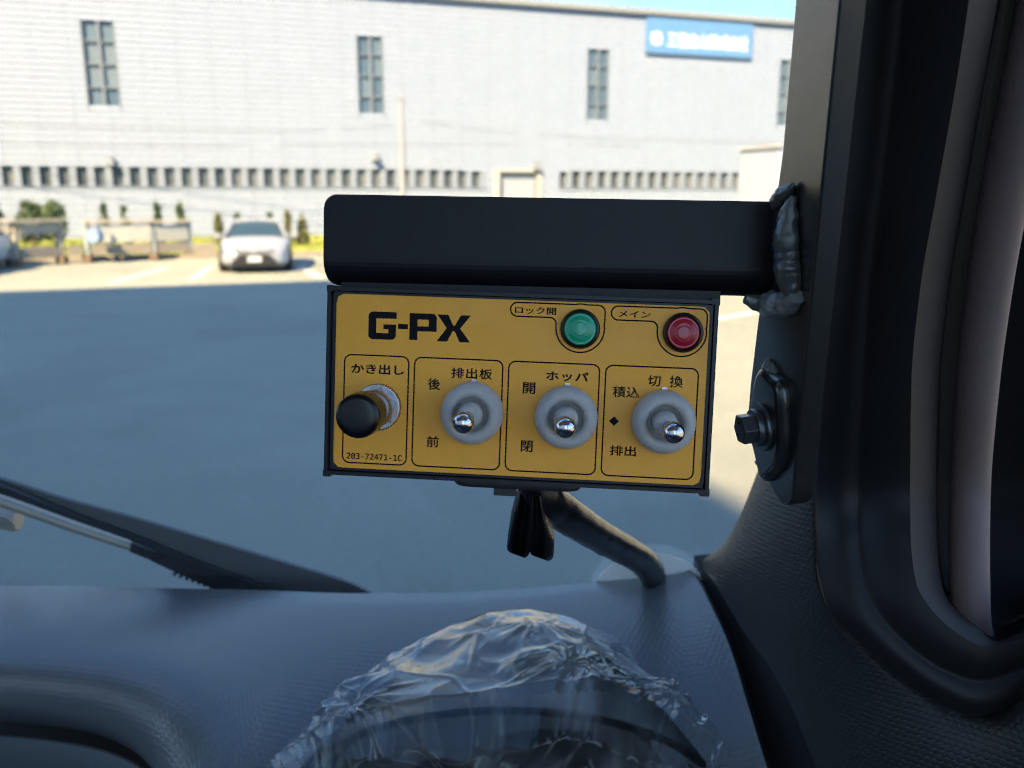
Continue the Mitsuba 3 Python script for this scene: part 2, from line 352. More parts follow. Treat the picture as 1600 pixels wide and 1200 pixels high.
GLYPHS = {"か":[[[[150,118,142,129,157,135,169,116,185,84,193,64,192,62,177,56,165,90]],[[17,95,16,112,64,114,68,137,69,158,87,156,80,116,110,117,118,115,130,106,135,91,134,54,130,29,125,13,115,-1,101,-6,73,-4,70,-2,68,10,68,13,83,10,99,10,107,14,112,23,118,51,120,83,117,96,113,100,104,103,77,102,61,48,38,-2,35,-6,32,-6,19,0,41,40,54,76,60,99]]],200],"き":[[[[33,81,32,96,51,94,114,95,106,121,41,122,37,123,36,127,36,137,58,135,101,135,101,139,95,158,108,160,112,160,113,150,118,136,158,145,159,130,121,123,129,97,141,98,170,105,172,92,172,90,169,89,136,83,145,64,157,50,149,37,105,44,106,56,135,54,121,81,43,80]],[[38,19,38,37,45,56,58,54,61,52,54,40,53,25,59,14,72,8,90,5,113,5,146,9,146,-7,117,-10,86,-10,67,-7,51,0,43,8]]],200],"出":[[[[21,68,37,68,37,10,91,10,91,81,30,81,30,150,46,150,46,96,90,96,91,168,108,168,108,96,154,96,155,150,171,150,171,81,108,81,108,11,163,10,163,68,179,68,179,-16,163,-16,162,-5,21,-5]]],200],"し":[[[[47,31,49,94,48,156,68,156,65,117,64,29,67,19,73,12,90,6,105,6,127,11,147,23,161,37,167,47,172,44,179,35,179,32,175,27,159,11,146,2,128,-6,110,-10,83,-10,62,-2,51,12]]],200],"排":[[[[143,167,157,167,157,134,190,134,190,120,157,119,158,92,188,92,188,79,157,79,157,50,192,50,192,36,157,36,157,-17,143,-17]],[[76,51,110,51,110,79,81,79,81,92,110,92,110,120,81,120,80,134,110,134,110,167,125,167,125,-16,110,-16,110,37,76,37]],[[9,57,10,63,36,70,36,114,11,114,11,128,36,128,36,168,51,168,51,128,72,128,72,114,51,114,51,75,73,80,74,66,51,58,51,-3,47,-11,34,-15,19,-15,15,-1,34,-1,36,1,36,53,11,47]]],200],"板":[[[[62,-9,62,-6,74,16,83,52,86,92,86,149,135,154,177,164,185,154,184,151,154,143,100,137,100,110,173,110,182,107,173,69,152,27,167,11,193,-5,182,-17,162,-5,141,15,130,4,109,-11,99,-16,95,-14,88,-4,111,8,132,28,115,64,107,94,101,95,97,48,87,8,74,-17],[121,95,129,65,143,41,156,65,165,95]],[[7,38,7,41,16,53,24,70,38,114,37,116,12,116,12,130,39,130,39,168,53,168,53,130,77,130,77,116,53,115,53,109,77,73,72,66,67,63,55,89,53,89,53,-16,39,-16,39,78,37,78,28,50,15,25]]],200],"後":[[[[58,-5,60,-3,94,6,115,17,92,42,70,26,68,26,59,36,59,38,84,54,105,78,92,79,69,76,66,89,82,95,111,114,104,115,74,112,70,125,86,135,106,155,115,168,129,162,129,160,110,140,95,128,95,126,131,127,155,148,169,142,140,118,99,92,158,95,158,99,149,108,147,113,158,118,167,109,188,81,191,76,190,73,179,67,168,84,124,81,113,65,166,64,174,60,160,36,141,17,165,4,193,-3,194,-5,187,-15,181,-16,159,-9,128,7,99,-7,67,-17,64,-16],[103,52,107,43,127,25,147,42,153,51]],[[16,58,7,72,33,96,53,127,67,123,49,94,49,-17,35,-17,35,76,33,76]],[[18,115,9,127,34,148,48,168,62,163,44,139]]],200],"前":[[[[11,123,11,137,59,137,56,145,42,163,55,169,75,143,75,140,70,139,71,137,126,137,135,150,144,169,148,169,160,165,160,163,144,137,189,137,189,123]],[[131,-3,161,-1,161,109,176,109,175,-8,170,-13,164,-15,136,-16]],[[121,103,135,103,134,20,121,20]],[[23,105,96,105,96,-7,91,-13,79,-16,61,-16,57,-5,57,-3,79,-3,82,-1,82,28,38,28,37,-16,23,-16],[37,41,82,40,82,60,37,60],[37,73,82,72,82,92,37,92]]],200],"ホ":[[[[139,74,142,78,153,82,175,51,186,30,172,22,153,56]],[[22,107,22,123,95,122,94,157,112,157,111,122,180,123,180,106,111,107,111,4,108,-2,99,-6,66,-5,64,8,64,11,90,9,95,14,95,107]],[[16,30,38,55,54,83,68,76,52,48,30,21]]],200],"ッ":[[[[60,-3,60,-1,74,3,95,14,112,27,125,41,142,70,149,92,152,109,169,104,160,72,150,50,138,32,119,12,100,-2,74,-15,72,-15]],[[82,109,83,111,97,115,110,81,112,71,97,67,93,82]],[[46,76,36,100,49,105,51,104,68,59,53,54]]],200],"パ":[[[[147,138,151,153,159,160,165,162,175,162,182,159,189,152,192,145,192,134,189,127,182,120,174,117,165,117,156,121,150,128],[158,135,162,128,173,126,177,128,183,136,182,146,176,152,166,153,162,151,157,144]],[[113,130,114,132,130,136,163,63,182,4,164,-1,157,26,144,64,125,109]],[[13,5,30,31,47,67,59,109,63,134,81,131,66,71,55,42,45,22,30,-2]]],200],"開":[[[[109,160,183,160,183,-4,181,-9,175,-14,165,-16,144,-16,140,-3,140,-1,166,-1,168,1,168,92,109,92],[123,105,167,104,168,120,124,121],[123,133,167,132,168,148,124,149]],[[47,32,47,45,72,46,72,67,50,67,50,79,150,79,150,67,127,66,127,45,154,45,154,32,127,32,126,-13,113,-13,113,32,86,32,81,14,74,0,61,-14,57,-15,48,-6,59,2,66,12,70,23,71,31],[86,67,85,45,113,45,113,67]],[[18,160,91,160,91,92,33,91,32,-17,18,-17],[33,105,76,104,77,120,34,121],[34,149,33,132,77,132,77,147,76,149]]],200],"閉":[[[[109,160,183,160,183,-3,181,-9,174,-14,164,-16,138,-16,133,-1,165,-1,168,2,168,89,109,90],[123,103,168,102,168,120,123,120],[123,132,167,131,168,147,124,148]],[[53,2,45,13,59,19,78,32,99,54,50,55,50,68,105,68,107,86,120,86,120,68,151,68,151,55,120,55,120,-1,116,-8,105,-11,89,-11,85,-1,85,2,103,1,106,2,105,41,77,15,56,2]],[[18,160,91,159,91,91,33,90,33,-16,18,-16],[33,103,76,102,77,104,77,120,33,120],[34,148,33,131,77,131,77,148]]],200],"切":[[[[63,-6,64,-3,75,3,90,18,98,30,108,56,114,87,116,137,84,137,84,151,188,151,184,38,180,7,174,-7,163,-14,131,-14,126,0,155,0,162,5,165,14,171,78,173,134,171,137,131,136,128,78,124,56,117,34,103,9,84,-10,75,-16,72,-16]],[[6,100,7,106,32,111,32,161,46,161,46,114,82,122,84,122,86,115,86,108,46,100,46,40,49,39,84,55,86,54,88,41,61,30,30,13,23,27,29,31,32,39,32,95,28,96,8,91]]],200],"換":[[[[66,-17,60,-5,72,-3,97,7,110,18,117,31,65,32,65,45,83,46,83,105,76,101,68,112,91,137,104,160,106,168,120,166,116,153,150,153,157,147,143,122,179,121,179,46,192,45,192,32,141,32,140,30,146,20,160,8,175,1,193,-3,194,-5,187,-15,168,-10,145,4,129,25,122,12,110,0,94,-9],[95,46,121,45,124,64,137,64,135,45,167,45,167,108,95,108],[96,122,127,121,135,132,138,141,108,141]],[[134,96,144,101,154,85,163,64,153,60,141,87]],[[97,64,105,75,113,91,115,100,126,98,118,77,109,62,105,59]],[[6,58,7,63,31,71,31,114,8,114,8,128,31,128,31,168,44,168,44,128,63,128,63,114,44,114,44,76,62,80,63,67,44,59,44,-3,42,-9,36,-14,14,-15,11,-4,11,-1,28,-1,31,3,31,54,28,54,9,47]]],200],"積":[[[[145,6,156,14,190,-6,193,-10,180,-17]],[[5,33,24,62,39,97,38,99,10,99,10,113,41,114,41,143,13,139,9,151,40,156,71,165,80,154,56,147,56,114,76,113,77,116,126,117,125,127,88,127,88,137,125,137,126,147,83,147,83,157,125,157,126,168,141,168,141,159,143,157,187,157,187,147,141,147,142,137,182,137,182,127,142,127,141,117,192,116,191,105,79,105,78,98,56,98,56,85,82,58,76,50,72,48,62,64,56,69,56,-16,41,-16,41,69,39,69,25,38,13,21]],[[69,-8,96,3,113,15,112,16,91,16,91,95,180,95,180,16,115,16,115,13,124,9,125,6,110,-4,80,-17,77,-17],[104,27,165,26,166,38,105,39],[104,50,165,49,166,61,105,62],[104,73,165,72,166,84,105,85]]],200],"込":[[[[9,-1,9,3,20,14,38,26,38,76,10,76,10,90,52,90,52,25,73,10,105,4,163,5,192,8,189,-7,183,-8,91,-8,74,-4,46,14,37,11,26,0,19,-11,15,-9]],[[63,31,65,35,71,38,86,53,95,66,110,103,115,129,109,138,92,153,98,163,102,164,119,148,128,135,139,111,150,77,161,57,173,44,190,33,181,20,168,27,154,40,140,64,126,104,115,72,106,55,95,40,74,21]],[[17,157,18,160,28,166,54,140,58,135,58,132,46,124,35,140]]],200],"ロ":[[[[29,-2,29,137,172,137,172,-2,155,-2,154,10,47,10,46,-2],[46,27,155,26,155,121,46,121]]],200],"ク":[[[[20,77,43,94,65,117,78,136,89,162,107,156,94,131,151,131,162,133,174,126,158,82,133,43,104,16,87,5,57,-9,50,-6,41,4,64,12,88,25,117,50,139,82,152,117,85,117,61,89,35,68,32,68]]],200],"メ":[[[[23,6,63,30,102,69,80,87,46,109,51,117,56,122,59,121,112,83,130,112,139,135,143,151,145,152,162,146,145,105,126,72,174,28,171,21,161,13,130,46,115,58,105,46,81,23,45,-2,36,-6]]],200],"イ":[[[[24,58,18,73,59,86,106,110,140,136,158,156,161,156,172,145,172,143,153,125,119,99,120,-6,100,-6,101,88,63,70,27,57]]],200],"ン":[[[[29,10,29,13,52,17,77,25,110,42,130,57,150,77,166,98,174,114,177,113,184,100,184,96,178,86,151,53,123,30,82,8,46,-3,38,-4]],[[34,134,45,146,47,146,83,118,96,106,96,104,83,93,61,114]]],200],"三":[[[[13,13,187,13,187,-2,13,-2]],[[25,149,176,149,176,134,25,134]],[[37,83,160,83,160,68,37,68]]],200],"協":[[[[120,-7,131,5,138,17,145,44,145,51,127,51,127,63,147,63,148,84,161,84,160,63,190,63,188,14,185,-7,178,-15,156,-16,153,-5,169,-4,173,0,176,26,176,51,159,51,152,18,139,-6,129,-16]],[[55,-8,70,11,76,28,80,50,61,51,61,63,81,63,82,84,95,84,94,63,122,63,120,15,116,-9,111,-15,93,-17,89,-16,87,-7,87,-4,102,-5,105,-1,108,21,108,51,93,51,85,14,71,-10,63,-16]],[[81,85,78,86,72,96,88,102,98,109,108,120,114,133,79,134,80,147,118,147,120,168,134,169,132,147,182,146,177,105,173,95,169,91,164,89,138,89,135,100,135,102,157,101,161,103,165,117,167,134,130,134,122,117,112,104,101,95]],[[8,101,8,115,33,115,33,168,47,168,47,115,71,115,71,101,47,100,47,-16,33,-16,33,100]]],200],"立":[[[[11,7,108,7,125,54,138,104,142,104,153,102,155,99,144,61,125,7,189,7,189,-8,11,-8]],[[19,130,181,130,181,115,19,115]],[[95,133,86,166,101,169,111,137]],[[47,100,59,104,62,104,63,102,77,49,82,23,81,19,66,16,59,55]]],200],"山":[[[[22,127,37,127,37,14,92,14,92,166,108,166,108,15,162,14,163,127,178,127,179,-15,163,-16,162,-1,22,-1]]],200],"株":[[[[70,5,97,29,110,47,120,66,82,67,81,81,129,82,128,117,104,117,92,88,79,94,93,127,99,159,113,157,109,131,128,131,129,168,144,168,144,131,183,131,183,117,144,117,144,82,190,81,190,67,155,67,154,64,171,33,183,18,195,8,195,6,186,-4,184,-4,174,6,161,24,145,55,144,-16,129,-16,128,53,112,26,88,-1,79,-6]],[[7,37,7,41,16,53,24,70,38,113,37,116,11,116,11,130,40,130,40,168,54,169,54,130,80,130,80,116,54,115,55,107,74,80,79,69,70,60,59,83,54,88,54,-16,40,-16,40,79,38,79,26,44,15,25]]],200],"式":[[[[11,131,114,131,113,168,129,168,130,131,189,131,189,116,131,115,133,88,140,49,148,23,156,8,164,0,173,-1,176,2,178,10,180,36,193,29,191,5,184,-12,175,-17,161,-16,152,-11,139,5,132,20,124,47,118,81,115,116,11,116]],[[142,158,146,163,153,167,169,155,181,142,170,134,160,145]],[[12,2,13,5,54,14,54,71,18,71,18,86,106,86,106,71,69,71,69,17,112,25,113,11,22,-10,16,-10]]],200],"会":[[[[19,87,9,100,34,111,65,131,92,156,100,168,115,162,110,153,133,133,156,118,192,102,183,89,175,91,150,105,148,104,148,92,53,92,53,102,51,103,38,95],[83,126,59,106,146,107,128,119,101,143]],[[18,53,18,68,183,68,184,53,95,53,74,26,56,8,144,14,142,19,123,37,123,39,136,45,165,15,181,-8,167,-16,159,-2,155,1,53,-8,31,-12,27,4,34,7,52,24,74,52]]],200],"社":[[[[77,6,130,6,130,91,86,91,86,105,130,106,130,169,145,169,145,105,188,105,188,91,145,91,145,7,192,6,192,-9,77,-9]],[[6,56,8,60,26,72,42,88,63,119,62,120,11,120,11,134,50,134,42,150,32,161,34,164,44,168,62,145,61,141,51,134,75,134,82,129,75,112,58,85,85,57,75,46,62,63,55,68,55,-16,40,-16,40,65,13,43]]],200],"2":[[[[15,0,15,18,67,72,76,84,82,99,81,116,77,123,72,127,61,131,50,131,33,127,16,118,16,138,32,145,47,148,63,148,79,144,90,137,98,127,102,116,102,98,97,85,89,73,38,18,103,17,103,0]]],120],"0":[[[[13,58,15,103,19,118,27,133,38,143,53,148,72,147,85,141,94,132,101,119,107,92,106,46,101,26,94,13,82,2,67,-3,53,-3,38,2,27,12,21,22,16,37],[33,89,34,47,38,30,48,16,57,13,64,13,72,16,78,22,84,36,87,52,87,93,80,120,68,131,57,132,48,129,38,115]],[[47,70,48,79,51,83,57,86,68,84,73,77,73,69,71,65,64,60,56,60,52,62]]],120],"3":[[[[13,4,13,24,38,15,59,14,75,19,84,30,86,38,85,50,82,58,75,65,60,70,39,70,39,86,65,87,78,94,82,103,82,114,79,122,72,128,61,131,40,130,18,124,18,142,20,143,46,148,64,148,77,145,88,139,96,131,101,120,102,103,98,92,89,83,78,78,92,71,103,56,105,49,105,31,102,21,91,7,70,-2,44,-3]]],120],"-":[[[[35,63,86,63,86,47,35,47]]],120],"7":[[[[14,129,14,146,105,146,105,135,53,0,33,0,33,2,83,128]]],120],"4":[[[[10,54,68,146,91,146,91,52,111,51,111,35,91,35,91,0,72,0,72,35,10,35],[27,52,72,51,72,126,68,123]]],120],"C":[[[[14,89,17,104,25,123,41,140,51,145,64,148,87,147,104,141,105,120,97,126,83,131,67,132,54,128,45,120,39,109,36,97,34,64,39,36,45,25,51,19,67,13,78,13,93,17,105,25,105,5,87,-2,64,-3,51,0,38,7,26,20,17,40,14,56]]],120],"1":[[[[24,121,24,139,26,140,55,146,77,146,77,18,107,17,107,0,26,0,26,17,57,18,57,127]]],120]}


def glyph_shape(ch):
    return union_all([Polygon(np.reshape(g[0], (-1, 2)), [np.reshape(r, (-1, 2)) for r in g[1:]]).buffer(0) for g in GLYPHS[ch][0]])


def text_shape(s, x0, y0, x1, y1, bold=0.0, gap=0.0):
    """The string's outline fitted to a rectangle"""
    out, x = [], 0
    for ch in s:
        if ch == ' ': x += 120; continue
        out.append(affinity.translate(glyph_shape(ch), x, 0)); x += GLYPHS[ch][1] + gap
    g = union_all(out).buffer(bold, quad_segs=2) if bold else union_all(out)
    a, b, c, d = g.bounds
    return affinity.affine_transform(g, [(x1 - x0) / (c - a), 0, 0, (y1 - y0) / (d - b), x0 - a * (x1 - x0) / (c - a), y0 - b * (y1 - y0) / (d - b)])


# ================================================================== the setting
def sheet(name, pts, z, mat, label, cat_, kind='structure'):
    poly = Polygon(pts); return single(name, extrude(poly, z - 0.05, z), mat, label, cat_, kind=kind)


sheet('ground', [(-400, -400), (400, -400), (400, 700), (-400, 700)], 0.0, 'm_asphalt', 'pale worn asphalt yard, half in shade, half in sun', 'ground')

ANG = math.radians(18.53)
FU, FN = np.array([math.cos(ANG), math.sin(ANG), 0]), np.array([math.sin(ANG), -math.cos(ANG), 0])   # along the facade, out of the facade
FB = ground(470, 372)                                                                                 # foot of the facade
MF = frame(FB, FU, FN, [0, 0, 1])       # facade frame: x along, y out, z up  (left-handed is fine: tf() mends the winding)


def fac(m): return tf(m, MF)


# lawn strip with kerb in front of the factory
def strip_pts(s0, s1, o0, o1):
    return [tuple((FB + FU * s + FN * o)[:2]) for s, o in ((s0, o0), (s1, o0), (s1, o1), (s0, o1))]


sheet('lawn', strip_pts(-60, 70, 0.0, 11.0), 0.10, 'm_lawn', 'strip of yellow green lawn in front of the white factory', 'lawn')
single('kerb', fac(bx(5, 11.12, 0.07, 130, 0.2, 0.16, 0.015)), 'm_kerb', 'low kerb between lawn and yard', 'kerb', kind='structure')
gb = []
for _ in range(9000):
    s, o = rng.uniform(-14, 10), rng.uniform(0.2, 10.9); p = FB + FU * s + FN * o
    h, a = rng.uniform(0.08, 0.2), rng.uniform(0, 6.28); w = np.array([math.cos(a), math.sin(a), 0]) * 0.02; t = rng.normal(0, 0.04, 3); t[2] = h
    gb.append([p + [0, 0, 0.09] - w, p + [0, 0, 0.09] + w, p + [0, 0, 0.09] + t])
gb = np.array(gb).reshape(-1, 3)
single('grass', (gb, np.arange(len(gb)).reshape(-1, 3)), 'm_grass_blade', 'short grass growing on the lawn strip', 'grass', kind='stuff')

# painted parking bay lines
for (a, b) in (((262, 418), (170, 443)), ((330, 416), (300, 437)), ((-30, 410), (-140, 440)), ((470, 417), (500, 434)), ((1178, 488), (1122, 498))):
    A, B = ground(*a), ground(*b); d = (B - A) / np.linalg.norm(B - A); n = np.array([-d[1], d[0], 0]) * 0.11
    single('parking_line', extrude(Polygon([tuple(q[:2]) for q in (A - n, A + n, B + n, B - n)]), -0.02, 0.004), 'm_line', 'worn white parking bay line painted on the sunlit yard', 'road marking', kind='structure', group='parking bay lines on the sunlit yard')

# ================================================================== the white factory
fa = thing('factory', 'long white factory building with horizontal siding and narrow tall windows', 'building')
S0, S1, ROOF = -40.0, 40.0, 10.17
WIN = [(-29.3, -28.1), (-18.6, -17.4), (-7.97, -6.72), (2.70, 3.87), (13.40, 14.55), (23.9, 25.05), (34.5, 35.7)]
WZ0, WZ1 = 5.13, 8.55
STRIPS = [(-25.1, -11.9, 20), (-11.9, 8.46, 31), (12.1, 22.9, 16)]
SZ0, SZ1 = 2.19, 2.97
DOOR = (9.11, 10.94, 2.9)
holes = [sbox(a, WZ0, b, WZ1) for a, b in WIN] + [sbox(a, SZ0, b, SZ1) for a, b, _ in STRIPS] + [sbox(DOOR[0], -1, DOOR[1], DOOR[2])]
part(fa, 'wall', fac(cat([bx((S0 + S1) / 2, -6.3, ROOF / 2, S1 - S0, 11.6, ROOF - 0.1)])), 'm_joint')
hl = union_all(holes)
part(fa, 'wall_shell', fac(tf(extrude(sbox(S0, 0, S1, ROOF - 0.05).difference(hl), -0.42, 0.0), [[1, 0, 0, 0], [0, 0, 1, 0], [0, 1, 0, 0], [0, 0, 0, 1]])), 'm_joint')
PH, PW = 0.242, 1.315
boards = []
for r in range(42):
    z0, z1 = r * PH + 0.02, min((r + 1) * PH - 0.018, ROOF - 0.08)
    for c in range(int((S1 - S0) / PW)):
        s0 = S0 + c * PW; s1 = s0 + PW - 0.009
        g = sbox(s0, z0, s1, z1).difference(hl)
        for q in getattr(g, 'geoms', [g]):
            if q.area > 0.002: boards.append((np.hypot((s0 - 3), r * PH * 1.2 - 3.5), q, rng.integers(0, 3), rng.uniform(0.024, 0.032)))
boards.sort(key=lambda b: b[0])
cache, rest = {}, []
YUP = np.array([[1, 0, 0, 0], [0, 0, 1, 0], [0, 1, 0, 0], [0, 0, 0, 1.0]])


def board_mesh(q, t):
    ms = []
    for g in ([q] if len(q.exterior.coords) <= 5 else [sbox(*p.bounds) for p in [q]]):
        a, b, c, d = g.bounds; m = bx((a + c) / 2, t / 2, (b + d) / 2, c - a, t, d - b)
        v = np.array(m.vertices); up = (v[:, 2] > (b + d) / 2) & (v[:, 1] > t / 2); v[up, 1] -= 0.012; m.vertices = v; ms.append(m)
    return cat(ms)


for i, (_, q, k, t) in enumerate(boards):
    if i < 300: part(fa, 'siding_board', fac(board_mesh(q, t)), f'm_siding_{k}')
    else: rest.append(board_mesh(q, t))
k = part(fa, 'siding_boards', fac(cat(rest)), 'm_siding_0'); labels[k] = {'kind': 'stuff'}
part(fa, 'roof_edge', fac(cat([bx((S0 + S1) / 2, 0.02, ROOF + 0.08, S1 - S0 + 0.3, 0.5, 0.24), bx((S0 + S1) / 2, -6.4, ROOF + 0.06, S1 - S0, 12.4, 0.16)])), 'm_coping')
for wi, (a, b) in enumerate(WIN):
    w = part(fa, 'window', fac(cat([bx(a + 0.035, -0.05, (WZ0 + WZ1) / 2, 0.07, 0.16, WZ1 - WZ0), bx(b - 0.035, -0.05, (WZ0 + WZ1) / 2, 0.07, 0.16, WZ1 - WZ0), bx((a + b) / 2 + .02, -0.06, (WZ0 + WZ1) / 2, 0.10, 0.12, WZ1 - WZ0)]
                                  + [bx((a + b) / 2, -0.07, WZ0 + (WZ1 - WZ0) * f, b - a - 0.14, 0.1, 0.055) for f in (0.01, 0.255, 0.51, 0.76, 0.99)])), 'm_sash')
    wd = (b - a) / 2 - 0.14
    for r in range(4):
        for c in range(2):
            zc = WZ0 + (WZ1 - WZ0) * (0.13 + 0.25 * r); xc = a + 0.07 + wd / 2 if c == 0 else b - 0.07 - wd / 2
            kk = int(np.clip(rng.integers(0, 2) + (1 if wi == 2 and r > 0 else 0), 0, 2))
            part(w, 'pane', fac(bx(xc, -0.15, zc, wd + 0.1, 0.02, (WZ1 - WZ0) * 0.25)), f'm_pane_{kk}')
for a, b, n in STRIPS:
    p = (b - a) / n
    for i in range(n):
        s = a + i * p
        part(fa, 'pier', fac(bx(s + p * 0.78, -0.14, (SZ0 + SZ1) / 2, p * 0.40, 0.27, SZ1 - SZ0)), 'm_pier')
        part(fa, 'pane', fac(bx(s + p * 0.29, -0.22, (SZ0 + SZ1) / 2, p * 0.61, 0.03, SZ1 - SZ0)), f'm_strip_pane_{rng.integers(0, 3)}')
    part(fa, 'sill', fac(bx((a + b) / 2, 0.03, SZ0 - 0.025, b - a + 0.1, 0.12, 0.05)), 'm_pier')
d = part(fa, 'shutter_door', fac(cat([bx((DOOR[0] + DOOR[1]) / 2, -0.2 + 0.012 * (i % 2), 0.05 + i * 0.1, DOOR[1] - DOOR[0] - 0.02, 0.04, 0.098) for i in range(29)])), 'm_shutter')
part(d, 'frame', fac(cat([bx(DOOR[0] - 0.14, 0.02, 1.5, 0.28, 0.16, 3.0), bx(DOOR[1] + 0.14, 0.02, 1.5, 0.28, 0.16, 3.0), bx((DOOR[0] + DOOR[1]) / 2, 0.03, 2.97, DOOR[1] - DOOR[0] + 0.56, 0.18, 0.16)])), 'm_door_frame')
for px, py in ((172, 250), (586, 243), (838, 257)):
    q = on_plane(px, py, FB + FN * 0.15, FN) - FB; s, z = q @ FU, q[2]
    part(fa, 'wall_lamp', fac(cat([bx(s, 0.14, z, 0.2, 0.24, 0.24, 0.03), bx(s, 0.2, z - 0.16, 0.3, 0.34, 0.1, 0.03)])), 'm_coping')
for s in (26.0,):
    part(fa, 'downpipe', fac(tf(trimesh.creation.cylinder(0.05, 9.9, sections=12), [[1, 0, 0, s], [0, 1, 0, 0.1], [0, 0, 1, 5.0], [0, 0, 0, 1]])), 'm_siding_2', smooth=30)

sg = thing('company_sign', 'blue sign board with white lettering high on the factory wall', 'sign')
part(sg, 'board', fac(bx(19.24, 0.12, 9.21, 5.78, 0.14, 1.56, 0.01)), 'm_sign')
txt = union_all([text_shape('三協立山株式会社', 17.45, 8.72, 21.9, 9.42, bold=5)])
part(sg, 'lettering', fac(tf(extrude(txt, 0.185, 0.2), YUP)), 'm_sign_ink')
em = union_all([affinity.rotate(rrect(16.52, 8.98, 17.22, 9.1, 0.02), r, origin=(16.87, 9.04)) for r in (45, 135)] + [affinity.rotate(sbox(16.62, 8.79, 17.12, 9.29), 45).difference(affinity.rotate(sbox(16.7, 8.87, 17.04, 9.21), 45))])
part(sg, 'emblem', fac(tf(extrude(affinity.translate(em, 0, 0.04), 0.185, 0.2), YUP)), 'm_sign_ink')

# unseen building added to cast the yard's shadow (left of and behind the truck)
SB = math.radians(21.0)
su, sv = np.array([math.cos(SB), math.sin(SB), 0]), np.array([-math.sin(SB), math.cos(SB), 0])
p1, p2 = ground(505, 438), ground(1150, 779)
M2 = np.stack([su[:2], -sv[:2]], 1)       # p1 + a*su = p2 + b*sv
ab = np.linalg.solve(M2, (p2 - p1)[:2]); C = p1 + ab[0] * su
HB = 19.0
foot = C - S_DIR * HB / math.tan(SUN_EL)
of = thing('shade_building', 'pale unseen building added beside the yard to throw the wide shadow over the asphalt', 'building')
MB = frame(foot, su, sv, [0, 0, 1])
part(of, 'wall', tf(bx(-30, -14, HB / 2, 60, 28, HB), MB), 'm_back_wall')
part(of, 'roof_edge', tf(cat([bx(-30.2, -0.24, HB - 0.2, 60.4, 0.5, 0.42), bx(-0.24, -14, HB - 0.2, 0.5, 27.4, 0.42)]), MB), 'm_coping')
for fl in range(5):
    for i in range(14):
        part(of, 'window', tf(bx(-2.5 - i * 4, 0.02, 2.2 + fl * 3.4, 2.2, 0.1, 1.4), MB), 'm_pane_0')
    for i in range(6):
        part(of, 'window', tf(bx(0.02, -3 - i * 4.4, 2.2 + fl * 3.4, 0.1, 2.2, 1.4), MB), 'm_pane_0')

# pale shed at the right, beside the windscreen pillar
px_l = 1180
A = ground(px_l, 352); sh = thing('storage_shed', 'cream coloured box shed at right beside the factory wall', 'shed')
sd = FU; ddep = 30.0
A = at(px_l, 300, 31.0) + FU * 0.85; A[2] = 0; hz = at(px_l, 229, 31.0)[2]
MS = frame(A, FU, -FN, [0, 0, 1])
part(sh, 'wall', tf(bx(1.6, 1.2, hz / 2, 3.2, 2.4, hz, 0.02), MS), 'm_beige')
part(sh, 'roof', tf(bx(1.6, 1.2, hz + 0.04, 3.4, 2.6, 0.1, 0.02), MS), 'm_door_frame')
part(sh, 'door', tf(bx(1.9, -0.02, 1.1, 1.0, 0.06, 2.1, 0.01), MS), 'm_siding_0')

# pole and cables
P0 = at(630, 300, 33.0); pz = at(630, 154, 33.0)[2]
pl = thing('pole', 'slender beige pole standing in front of the factory wall', 'pole')
part(pl, 'shaft', tube([(P0[0], P0[1], 0), (P0[0], P0[1], pz)], [0.10, 0.08], 14), 'm_pole', smooth=40)
part(pl, 'cap', tube([(P0[0], P0[1], pz - 0.02), (P0[0], P0[1], pz + 0.06)], [0.13, 0.09], 14), 'm_coping', smooth=40)
for pts, lab in ((((-60, 190), (150, 199), (400, 205), (620, 196)), 'thin upper cable sagging across the left of the factory wall'), (((640, 186), (760, 204), (960, 217), (1260, 224)), 'thin cable sagging across the right of the factory wall'),
                 (((-60, 222), (250, 228), (620, 226), (1000, 228)), 'thin lower cable across the factory wall above the window band')):
    c = curve([at(x, y, 33.2 + 0.004 * x) for x, y in pts], 24)
    single('cable_line', tube(c, 0.012, 6), 'm_wire', lab, 'cable', smooth=True)

# ================================================================== fences, shrubs, bits along the parking row
fl0, fl1 = ground(28, 419), ground(300, 405)


def fence_unit(xs, label, low, pieces):
    key = thing('slatted_fence', label, 'fence')
    P = [ground(x, y) for x, y in xs]
    for i, p in enumerate(P):
        top = at(xs[i][0], 348, p[1])[2]
        part(key, 'post', bx(p[0], p[1], top / 2, 0.13, 0.13, top, 0.01), 'm_fence_blue' if not low else 'm_fence_wood')
        part(key, 'foot', bx(p[0], p[1], 0.13, 0.24, 0.26, 0.2, 0.02), 'm_rust')
    for i in range(len(P) - 1):
        a, b = P[i], P[i + 1]; L = np.linalg.norm(b - a); d = (b - a) / L; n = np.array([d[1], -d[0], 0])
        M = frame(a, d, n, [0, 0, 1]); top = at(xs[i][0], 348, a[1])[2]
        part(key, 'top_rail', tf(bx(L / 2, 0.02, top + 0.03, L + 0.1, 0.34, 0.07, 0.01), M), 'm_fence_wood')
        part(key, 'base_beam', tf(bx(L / 2, -0.03, 0.36, L - 0.16, 0.22, 0.28, 0.02), M), 'm_kerb')
        nsl = 10
        for k in range(nsl):
            z = 0.56 + k * (top - 0.66) / nsl
            if low and k < 6: continue
            part(key, 'slat', tf(bx(L / 2, 0.09 + 0.006 * (k % 2), z + 0.04, L - 0.15, 0.022, 0.07), M), 'm_fence_mesh' if pieces else 'm_fence_wood')
    return key


